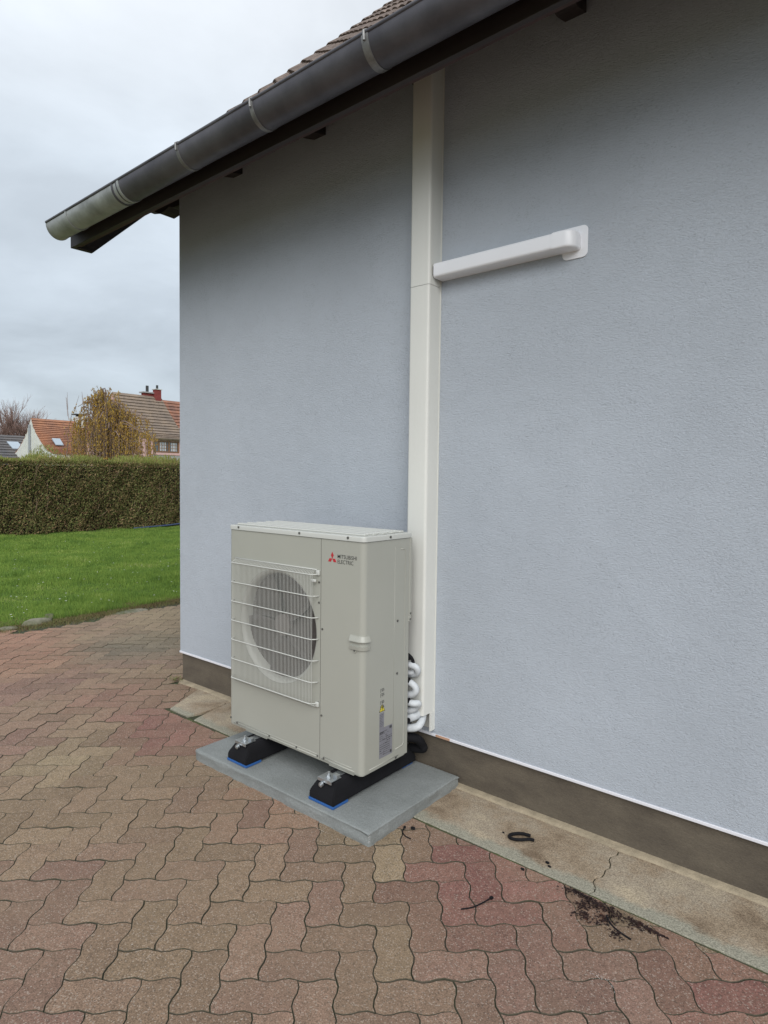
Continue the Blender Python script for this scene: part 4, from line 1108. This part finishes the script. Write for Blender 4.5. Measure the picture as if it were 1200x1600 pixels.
far = (-2.6 - pos[:, 0]) / 9.7
hg = rng.uniform(.03, .065, len(pos)) * (1 + .35 * np.sin(pos[:, 0] * 2.3 + np.sin(pos[:, 1] * 1.7) * 2)) ; wd = .006 + far * .010
n2_ = 110000
ex = -2.62 - rng.uniform(0, 1, n2_) ** 1.1 * 9.7; l_, h_ = ywin(ex, 0, .8); ey = h_ + rng.uniform(-.1, 5.5, n2_)
pos2 = np.stack([ex, ey, np.full(n2_, -.022)], 1); pos = np.concatenate([pos, pos2])
hg = np.concatenate([hg, rng.uniform(.03, .065, n2_)]); wd = np.concatenate([wd, .008 + (-2.6 - ex) / 9.7 * .011])
cl_ = np.sin(pos[:, 0] * 7.1 + np.sin(pos[:, 1] * 5.3) * 2.1) * np.sin(pos[:, 1] * 6.3 + np.cos(pos[:, 0] * 4.1) * 1.7); hg = hg * (1 + .45 * cl_)
blades('grass', pos, hg, wd, M_grass, 21, label='short green lawn grass between the paving and the hedge')
# dry, weedy verge along the paving
nd = 42000
dyv = rng.uniform(-1.6, 3.2, nd); dxv = LX - .02 + rng.normal(0, .11, nd) + .05 * np.sin(dyv * 4)
blades('verge_growth', np.stack([dxv, dyv, np.full(nd, -.02)], 1), rng.uniform(.012, .05, nd), np.full(nd, .009), M_dry, 22, lean=1.6, label='dry brown and green growth along the lawn edge')
# daisies
dz = []
def daisy(rg):
    x = -2.9 - 7 * rg.uniform() ** 1.6; l, h_ = ywin(np.float64(x), 0, 0); return x, l + rg.uniform() * (h_ - l), .035 + rg.uniform() * .02, rg.uniform(.6, 1.2)
M_daisy = mat('daisy_white', lin(.7, .7, .66), .8)
scatter('daisies', 110, daisy, M_daisy, .012, .4, seed=31, label='small white daisies dotted over the lawn')

# ------------------------------------------------------------------ hedge
def quads(name, C, A, B, m, parent=None, rnd=None, label=None):
    n = len(C); V = np.stack([C - A - B * .35, C + A * .1 - B, C + A * 1.2, C + A * .1 + B], 1)
    me = bpy.data.meshes.new(name); me.vertices.add(4 * n); me.vertices.foreach_set('co', V.ravel())
    me.loops.add(4 * n); me.loops.foreach_set('vertex_index', np.arange(4 * n)); me.polygons.add(n); me.polygons.foreach_set('loop_start', np.arange(0, 4 * n, 4))
    me.update(); me.validate()
    at = me.attributes.new('rnd', 'FLOAT', 'POINT'); at.data.foreach_set('value', np.repeat(rnd if rnd is not None else rng.uniform(0, 1, n), 4)); me.materials.append(m)
    o = bpy.data.objects.new(name, me); link(o, parent)
    if parent is not None: o.matrix_parent_inverse = Matrix.Translation(-parent.location)
    return o
def lump(a, b, s=0):
    return (np.sin(a * 2.1 + s) * np.cos(b * 2.7 + s * 2) + .6 * np.sin(a * 5.3 + b * 3.1 + s) + .4 * np.sin(a * 9.7 - b * 7.9 + s)) / 2
HXF, HXB, HY0, HY1, HH = -12.15, -13.3, -2.0, 14.5, 1.80
hedge = thing('hedge', 'clipped mixed conifer hedge with brown patches across the back of the lawn', 'hedge', (-12.7, 6, 0))
nf = 125000
yy = rng.uniform(HY0, HY1, nf); zz = rng.uniform(0.02, HH, nf)
xx = HXF + .17 * lump(yy, zz) - np.abs(rng.normal(0, .10, nf)) + .05
C = np.stack([xx, yy, zz], 1)
nt_ = 32000
yt_ = rng.uniform(HY0, HY1, nt_); xt = rng.uniform(HXB, HXF, nt_); zt_ = HH + .07 * lump(xt, yt_ * .6, 2) - np.abs(rng.normal(0, .05, nt_)) + .02
C = np.concatenate([C, np.stack([xt, yt_, zt_], 1)])
n = len(C); d = np.stack([rng.normal(.55, .35, n), rng.normal(0, .5, n), rng.normal(.55, .5, n)], 1); d /= np.linalg.norm(d, axis=1)[:, None]
sd_ = np.cross(d, rng.normal(0, 1, (n, 3))); sd_ /= np.linalg.norm(sd_, axis=1)[:, None]
L = rng.uniform(.012, .034, n)[:, None]
quads('foliage', C, d * L, sd_ * L * .40, M_hedge, hedge)
# tall loose shoots on top
ns = 26000
ys = rng.uniform(HY0, HY1, ns); xs_ = rng.uniform(HXB, HXF + .03, ns); hh_ = .20 * np.clip(.6 + lump(ys * .8, ys * .3, 5), .12, 1.3)
zs = HH - .02 + rng.uniform(0, 1, ns) ** 1.4 * hh_
C = np.stack([xs_, ys, zs], 1); d = np.stack([rng.normal(0, .25, ns), rng.normal(0, .25, ns), np.ones(ns)], 1); d /= np.linalg.norm(d, axis=1)[:, None]
sd_ = np.cross(d, rng.normal(0, 1, (ns, 3))); sd_ /= np.linalg.norm(sd_, axis=1)[:, None]; L = rng.uniform(.025, .055, ns)[:, None]
quads('shoots', C, d * L, sd_ * L * .2, M_hedgetop, hedge)
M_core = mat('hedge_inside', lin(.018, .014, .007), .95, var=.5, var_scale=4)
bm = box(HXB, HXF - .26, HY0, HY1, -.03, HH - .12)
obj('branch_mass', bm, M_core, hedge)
bm = bmesh.new()
for k in range(110):
    y = random.uniform(HY0 + 1, HY1); z = random.uniform(.3, HH - .3); x = HXF + .02
    p0 = Vector((x - .1, y, z)); p1 = p0 + Vector((.13, random.uniform(-.15, .15), random.uniform(.15, .5)))
    tube([p0, (p0 + p1) / 2 + Vector((.04, 0, 0)), p1], [.008, .006, .003], 4, bm=bm)
obj('bare_twigs', bm, mat('dead_twigs', lin(.20, .14, .09), .9), hedge)
# dark brown soil at the hedge foot and the blue hose
so_ = sheet('soil_strip', -13.4, -11.98, HY0, HY1 + 2, -.010, M_soil); tag(so_, kind='structure')
tag(obj('blue_hose', tube(catmull([(-11.95, 6.3, .02), (-11.98, 6.9, .035), (-12.0, 7.4, .05), (-12.0, 8.1, .09), (-12.02, 9.2, .10), (-12.0, 10.4, .07)], 5), .024, 8), mat('blue_plastic', lin(.03, .05, .11), .5), smooth=True), 'blue hose lying along the foot of the hedge', 'hose')

# ------------------------------------------------------------------ trees
def ground_at(px, dist): # ground point on the ray through image column px at height 740
    d = fw + r2 * ((px - 586.6) / FPX) - u2 * ((740 - 787.5) / FPX); hlen = math.hypot(d.x, d.y)
    return Vector((CAM_P.x + d.x / hlen * dist, CAM_P.y + d.y / hlen * dist, -.03))
def branch(bm, p, d, L, rad, depth, tips, rnd, spread=.5, upb=.15, kids=(3, 4), seg=4):
    pts = [p]; q = p.copy(); dd = d.copy()
    for k in range(3):
        dd = (dd + Vector((rnd.gauss(0, .12), rnd.gauss(0, .12), rnd.gauss(upb * .4, .08)))).normalized(); q = q + dd * L / 3; pts.append(q.copy())
    tube(pts, [rad, rad * .85, rad * .7, rad * .55], seg, bm=bm, cap=False)
    if depth == 0: tips.append((q, dd)); return
    for k in range(rnd.randint(*kids)):
        nd_ = (dd + Vector((rnd.gauss(0, spread), rnd.gauss(0, spread), rnd.gauss(upb, spread * .6)))).normalized()
        st = pts[rnd.choice((1, 2, 3, 3))]
        branch(bm, st, nd_, L * rnd.uniform(.6, .85), rad * .55, depth - 1, tips, rnd, spread, upb, kids, 3)
# weeping yellow tree
rd = random.Random(4)
wp = ground_at(172, 22.0)
wt = thing('weeping_tree', 'small weeping tree with yellow autumn leaves behind the hedge', 'tree', wp)
bm = bmesh.new(); tips = []
tube([wp, wp + Vector((.05, 0, 1.0)), wp + Vector((.0, .05, 2.2))], [.13, .10, .07], 8, bm=bm)
side = Vector((r.x, r.y, 0)) * 1.28; starts = []
for k in range(46):
    a = rd.uniform(0, 2 * math.pi); reach = rd.uniform(.15, 1.55); top = 3.92 - .95 * (reach / 1.4) ** 1.6 * rd.uniform(.6, 1.4) + (.22 if math.cos(a) * reach < -.1 and reach < .9 else -.12)
    ex = side * (math.cos(a) * reach) + Vector((h.x, h.y, 0)) * (math.sin(a) * reach * .9) - side * .05
    p0 = wp + Vector((0, 0, rd.uniform(1.5, 2.3))); p2 = wp + ex + Vector((0, 0, top - 0.15)); p1 = wp + ex * .45 + Vector((0, 0, top))
    c = catmull([p0, p1, p2], 5); tube(c, [.03 - .022 * i_ / (len(c) - 1) for i_ in range(len(c))], 4, bm=bm, cap=False)
    starts += c[4:]
for k in range(20):  # thin twigs rising above the crown on the left
    p0 = wp + side * rd.uniform(-1.05, .2) + Vector((0, 0, rd.uniform(3.2, 3.6))); tube([p0, p0 + Vector((rd.gauss(0, .06), rd.gauss(0, .06), rd.uniform(.3, .75)))], [.008, .004], 3, bm=bm, cap=False)
obj('trunk', bm, M_twig, wt)
bm = bmesh.new(); CC = []; DD = []
for k in range(620):
    s_ = rd.choice(starts) + Vector((rd.gauss(0, .12), rd.gauss(0, .12), rd.gauss(0, .05))); Ln = rd.uniform(.5, 1.7); q = s_.copy(); pts = [q.copy()]
    dr = Vector((rd.gauss(0, .25), rd.gauss(0, .25), 0))
    for t_ in range(5):
        dr = dr * .6 + Vector((rd.gauss(0, .04), rd.gauss(0, .04), -.5)); q = q + dr * Ln / 3; pts.append(q.copy())
        if q.z < 1.2: break
    tube(pts, .0045, 3, bm=bm, cap=False)
    dens = rd.choice((2, 3, 9, 15))
    for a_, b_ in zip(pts, pts[1:]):
        for t_ in range(dens):
            CC.append(a_.lerp(b_, rd.random()) + Vector((rd.gauss(0, .025), rd.gauss(0, .025), 0))); DD.append(Vector((rd.gauss(0, .35), rd.gauss(0, .35), -1)))
obj('twigs', bm, M_twig, wt)
CC = np.array([v[:] for v in CC]); DD = np.array([v[:] for v in DD]); DD /= np.linalg.norm(DD, axis=1)[:, None]; n = len(CC)
sd_ = np.cross(DD, rng.normal(0, 1, (n, 3))); sd_ /= np.linalg.norm(sd_, axis=1)[:, None]; L = rng.uniform(.022, .045, n)[:, None]
quads('crown', CC, DD * L, sd_ * L * .4, M_willow, wt)
# big bare tree far left
rd = random.Random(9)
bp_ = ground_at(26, 62.0)
bt = thing('bare_tree', 'large leafless brown tree behind the small dark roof', 'tree', bp_)
bm = bmesh.new(); tips = []
tube([bp_, bp_ + Vector((0, 0, 2.6))], [.42, .32], 8, bm=bm)
obj('trunk', bm, M_twig2, bt)
bm = bmesh.new()
for k in range(20):
    a = 2.4 * k; tl_ = .12 + .95 * (k / 20) ** .8
    branch(bm, bp_ + Vector((0, 0, 1.9 + .6 * rd.random())), Vector((math.cos(a) * tl_, math.sin(a) * tl_, 1)).normalized(), 1.75, .085, 4, tips, rd, .22, .05, (3, 5))
obj('crown', bm, M_twig2, bt)
# low shrubs beyond the hedge
for px, dist, hgt, wid, lab in ((70, 20, 2.30, .55, 'reddish shrub top showing above the hedge below the white gable'), (265, 24, 2.05, .5, 'shrub top above the hedge under the pink window')):
    gp = ground_at(px, dist); n = 5200
    th = rng.uniform(0, 2 * np.pi, n); rr = np.sqrt(rng.uniform(0, 1, n)); z = rng.uniform(.2, 1, n)
    C = np.stack([gp.x + np.cos(th) * rr * wid, gp.y + np.sin(th) * rr * wid, z * hgt * (1 - .18 * rr ** 2)], 1)
    d = np.stack([rng.normal(0, .4, n), rng.normal(0, .4, n), np.ones(n)], 1); d /= np.linalg.norm(d, axis=1)[:, None]
    s_ = np.cross(d, rng.normal(0, 1, (n, 3))); s_ /= np.linalg.norm(s_, axis=1)[:, None]; L = rng.uniform(.02, .05, n)[:, None]
    sh_ = thing('shrub', lab, 'shrub', gp)
    quads('foliage', C, d * L, s_ * L * .25, M_hedgetop, sh_); obj('stem', tube([gp, gp + Vector((0, 0, hgt * .7))], [.04, .015], 6), M_twig, sh_)

# ------------------------------------------------------------------ far houses
def rooftile(name, c1, c2): return mat(name, c1, .85, var=1, var_col=c2, var_scale=1.3, detail=9, fine=.15, fine_scale=8)
M_rA = rooftile('orange_clay_tiles', lin(.38, .18, .10), lin(.24, .125, .085)); M_rB = rooftile('brown_clay_tiles', lin(.25, .19, .14), lin(.17, .135, .11)); M_rC = rooftile('slate_tiles', lin(.08, .08, .085), lin(.12, .11, .105))
M_rD = rooftile('red_orange_clay_tiles', lin(.33, .15, .09), lin(.16, .09, .07))
M_pink = mat('pink_render', lin(.62, .40, .37), .85, var=.1); M_cream2 = mat('pale_boarding', lin(.62, .63, .55), .8, var=.1)
M_wood = mat('brown_window_wood', lin(.22, .12, .06), .6); M_brick = mat('red_chimney_brick', lin(.23, .045, .04), .85, var=.3, var_scale=6)
M_glass = mat('window_glass', lin(.10, .12, .14), .1, spec=.8); M_curt = mat('white_curtain', lin(.5, .52, .55), .9); M_sky = mat('rooflight_glass', lin(.33, .40, .46), .12, spec=.8)
M_greyband = mat('grey_stone_band', lin(.33, .33, .33), .8)
def roof_side(poly, y0, y1, n, m, parent, sgn=1, name='roof'):
    """poly: roof line from ridge to eaves as (x,z); rows of tiles as overlapping steps"""
    P = [Vector(p) for p in poly]; Ls = [(b - a).length for a, b in zip(P, P[1:])]; T = sum(Ls)
    def at(t):
        s = t * T
        for a, b, l in zip(P, P[1:], Ls):
            if s <= l + 1e-9: return a + (b - a) * (s / l)
            s -= l
        return P[-1]
    bm = bmesh.new()
    for k in range(n):
        a, b = at(k / n), at((k + 1) / n); dd = (b - a).normalized(); nn = Vector((-dd.y, dd.x)) if sgn < 0 else Vector((-dd.y, dd.x)); nn = nn if nn.y > 0 else -nn
        a2 = a; b2 = b + nn * .055
        vs = [(a2.x, a2.y), (b2.x, b2.y), (b.x - nn.x * .03, b.y - nn.y * .03), (a.x - nn.x * .03, a.y - nn.y * .03)]
        q = [[bm.verts.new((x, y, z)) for x, z in vs] for y in (y0, y1)]
        for e_ in range(4): bm.faces.new((q[0][e_], q[0][(e_ + 1) % 4], q[1][(e_ + 1) % 4], q[1][e_]))
        bm.faces.new(q[0]); bm.faces.new(q[1][::-1])
    return obj(name, bm, m, parent)
# white-gabled house
ha = thing('far_house', 'distant house with white boarded gable and orange clay tile roof', 'house', (-37.9, 17, 0))
RA = [(-37.98, 4.86), (-37.70, 4.32), (-37.27, 3.90), (-36.60, 3.38), (-35.75, 2.86), (-34.9, 2.62)]
LA = [(-37.98, 4.86), (-38.30, 4.32), (-38.75, 3.82), (-39.35, 3.38), (-40.19, 2.86), (-41.0, 2.60)]
roof_side(RA, 14.0, 24, 22, M_rA, ha); roof_side(LA, 14.0, 24, 22, M_rA, ha)
gp_ = [(x + .0, z - .06) for x, z in LA[::-1]] + [(x, z - .06) for x, z in RA[1:]] + [(-35.0, -.05), (-40.9, -.05)]
obj('gable_wall', prism(gp_, 'y', 13.98, 14.2), M_gwall, ha)
for k in range(16):
    x = -40.4 + k * .33; t_ = 1 - abs(x + 37.98) / 2.6
    if t_ > .05: obj('gable_board', box(x, x + .05, 13.955, 13.979, 2.0, 2.65 + 2.1 * max(0, t_) ** 1.5), M_cream2, ha)
obj('gable_grey_board', box(-38.2, -37.98, 13.90, 13.95, 2.0, 4.45), mat('grey_cladding', lin(.30, .32, .34), .8), ha)  # narrow upright grey board on the gable face, left of the ridge
obj('wall', box(-40.8, -35.0, 14.2, 24, -.05, 2.6), M_cream2, ha)
for k in range(5): obj('window', box(-35.01, -34.95, 15.2 + k * .8, 15.65 + k * .8, 1.9, 2.5), M_glass, ha)
ch = obj('chimney', box(-38.2, -37.7, 16.7, 17.25, 4.4, 5.15), M_gwall, ha); obj('chimney_cap', box(-38.25, -37.65, 16.62, 17.33, 5.27, 5.33), M_black, ha)
obj('chimney_legs', box(-38.05, -37.85, 16.8, 17.15, 5.15, 5.27), M_black, ha)
sk = obj('rooflight', prism([(-36.55, 3.53), (-35.98, 3.16), (-35.98, 3.20), (-36.50, 3.60)], 'y', 14.62, 15.10), M_sky, ha)
# pink house with brown roof
hb = thing('far_house', 'distant pink house with brown tiled roof, red brick chimney and wooden window', 'house', (-31.3, 17.4, 0))
RB = [(-31.5, 6.20), (-30.6, 5.25), (-29.7, 4.35), (-28.9, 3.72), (-28.2, 3.44)]
LB = [(-31.5, 6.20), (-32.6, 5.05), (-33.8, 3.9), (-34.8, 3.3)]
YB = 19.0
roof_side(RB, 15.9, YB, 16, M_rB, hb); roof_side(LB, 15.9, YB, 16, M_rB, hb)
obj('gable_wall', prism([(x, z - .05) for x, z in LB[::-1]] + [(x, z - .05) for x, z in RB[1:]] + [(-28.55, -.05), (-34.4, -.05)], 'y', 15.95, 16.2), M_pink, hb)
obj('wall', box(-34.4, -28.5, 16.2, 18.75, -.05, 3.42), M_pink, hb)
for k in range(2): obj('grey_band', box(-28.5, -28.35, 16.0, 18.9, 2.28 - k * .35, 2.52 - k * .35), M_greyband, hb)
wf = obj('window', box(-28.5, -28.44, 16.66, 18.28, 2.72, 3.32), M_glass, hb)
for y in (16.66, 16.98, 17.62, 18.22): obj('window_post', box(-28.44, -28.40, y, y + .08, 2.72, 3.32), M_wood, wf)
for z in (2.70, 3.28): obj('window_rail', box(-28.44, -28.405, 16.66, 18.30, z, z + .06), M_wood, wf)
for y in (17.09, 17.30, 17.80, 17.98): obj('curtain', box(-28.439, -28.43, y, y + .17, 2.78, 3.26), M_curt, wf)
for y in (17.18, 17.35, 17.50, 17.86, 18.05): obj('glazing_bar', box(-28.43, -28.415, y, y + .025, 2.78, 3.26), M_wood, wf)
for z in (2.93, 3.10): obj('glazing_bar', box(-28.43, -28.418, 17.05, 18.2, z, z + .02), M_wood, wf)
for a_ in ((16.5, 16.64, 2.55, 3.42), (18.32, 18.46, 2.55, 3.42), (16.64, 18.32, 3.34, 3.42), (16.64, 18.32, 2.55, 2.68)):
    obj('window_surround', box(-28.5, -28.38, *a_), M_pink, hb)
cb_ = obj('chimney', box(-31.55, -31.2, 18.52, 18.88, 5.6, 6.60), M_brick, hb); obj('chimney_pot', cyl((-31.37, 18.70, 6.74), 'z', .07, .28, 8), M_black, cb_); obj('chimney_collar', box(-31.6, -31.15, 18.47, 18.93, 6.60, 6.64), M_gwall, cb_)
cc_ = obj('chimney', box(-31.8, -31.5, 17.9, 18.5, 5.9, 6.36), M_brick, hb); obj('chimney_slab', box(-31.9, -31.4, 17.80, 18.56, 6.36, 6.43), M_greyband, cc_); obj('chimney_pot', cyl((-31.65, 18.2, 6.62), 'z', .09, .40, 8), M_black, cc_)
# next house in the row
hc = thing('far_house', 'distant house with red orange roof at the wall corner beyond the brown roof', 'house', (-31.3, 23, 0))
RD = [(-31.45, 6.04), (-30.6, 5.12), (-29.7, 4.20), (-28.9, 3.60), (-28.2, 3.34)]; LD = [(-31.45, 6.04), (-32.6, 4.9), (-33.8, 3.75), (-34.8, 3.2)]
roof_side(RD, YB + .02, 28, 15, M_rD, hc); roof_side(LD, YB + .02, 28, 15, M_rD, hc)
obj('wall', box(-34.4, -28.6, YB + .02, 27.8, -.05, 3.2), M_cream2, hc)
for k in range(3): obj('window', box(-28.6, -28.54, 20.5 + k * 2.4, 21.6 + k * 2.4, 1.4, 2.5), M_glass, hc)
# low slate roof at the far left
gs = ground_at(8, 48.0)
hd = thing('far_house', 'low dark slate roof with a pale rooflight at the far left', 'house', gs)
RS = [(gs.x - 2.2, 4.0), (gs.x, 3.0), (gs.x + 2.6, 1.8)]; LS = [(gs.x - 2.2, 4.0), (gs.x - 4.4, 3.0), (gs.x - 7, 1.8)]
roof_side(RS, gs.y - 5, gs.y + 2.3, 12, M_rC, hd); roof_side(LS, gs.y - 5, gs.y + 2.3, 12, M_rC, hd)
obj('wall', box(gs.x - 5.8, gs.x + 1.4, gs.y - 4.8, gs.y + 2.1, -.05, 1.8), M_gwall, hd)
obj('rooflight', prism([(gs.x - .9, 3.44), (gs.x + .1, 2.98), (gs.x + .1, 3.04), (gs.x - .9, 3.52)], 'y', gs.y + .45, gs.y + 1.15), M_sky, hd)
# far tree line behind everything
bm = None
nf = 60000
az = rng.uniform(R(95), R(230), nf); dist = rng.uniform(120, 150, nf); hz_ = rng.uniform(0, 1, nf) * (3.6 + 1.3 * np.sin(az * 23) + .9 * np.sin(az * 61))
C = np.stack([CAM_P.x + np.cos(az) * dist, CAM_P.y + np.sin(az) * dist, hz_], 1)
d = rng.normal(0, 1, (nf, 3)); d /= np.linalg.norm(d, axis=1)[:, None]; s_ = np.cross(d, rng.normal(0, 1, (nf, 3))); s_ /= np.linalg.norm(s_, axis=1)[:, None]
o = quads('treeline', C, d * .5, s_ * .3, M_hedge); tag(o, 'far low treeline on the horizon behind the houses', kind='stuff')
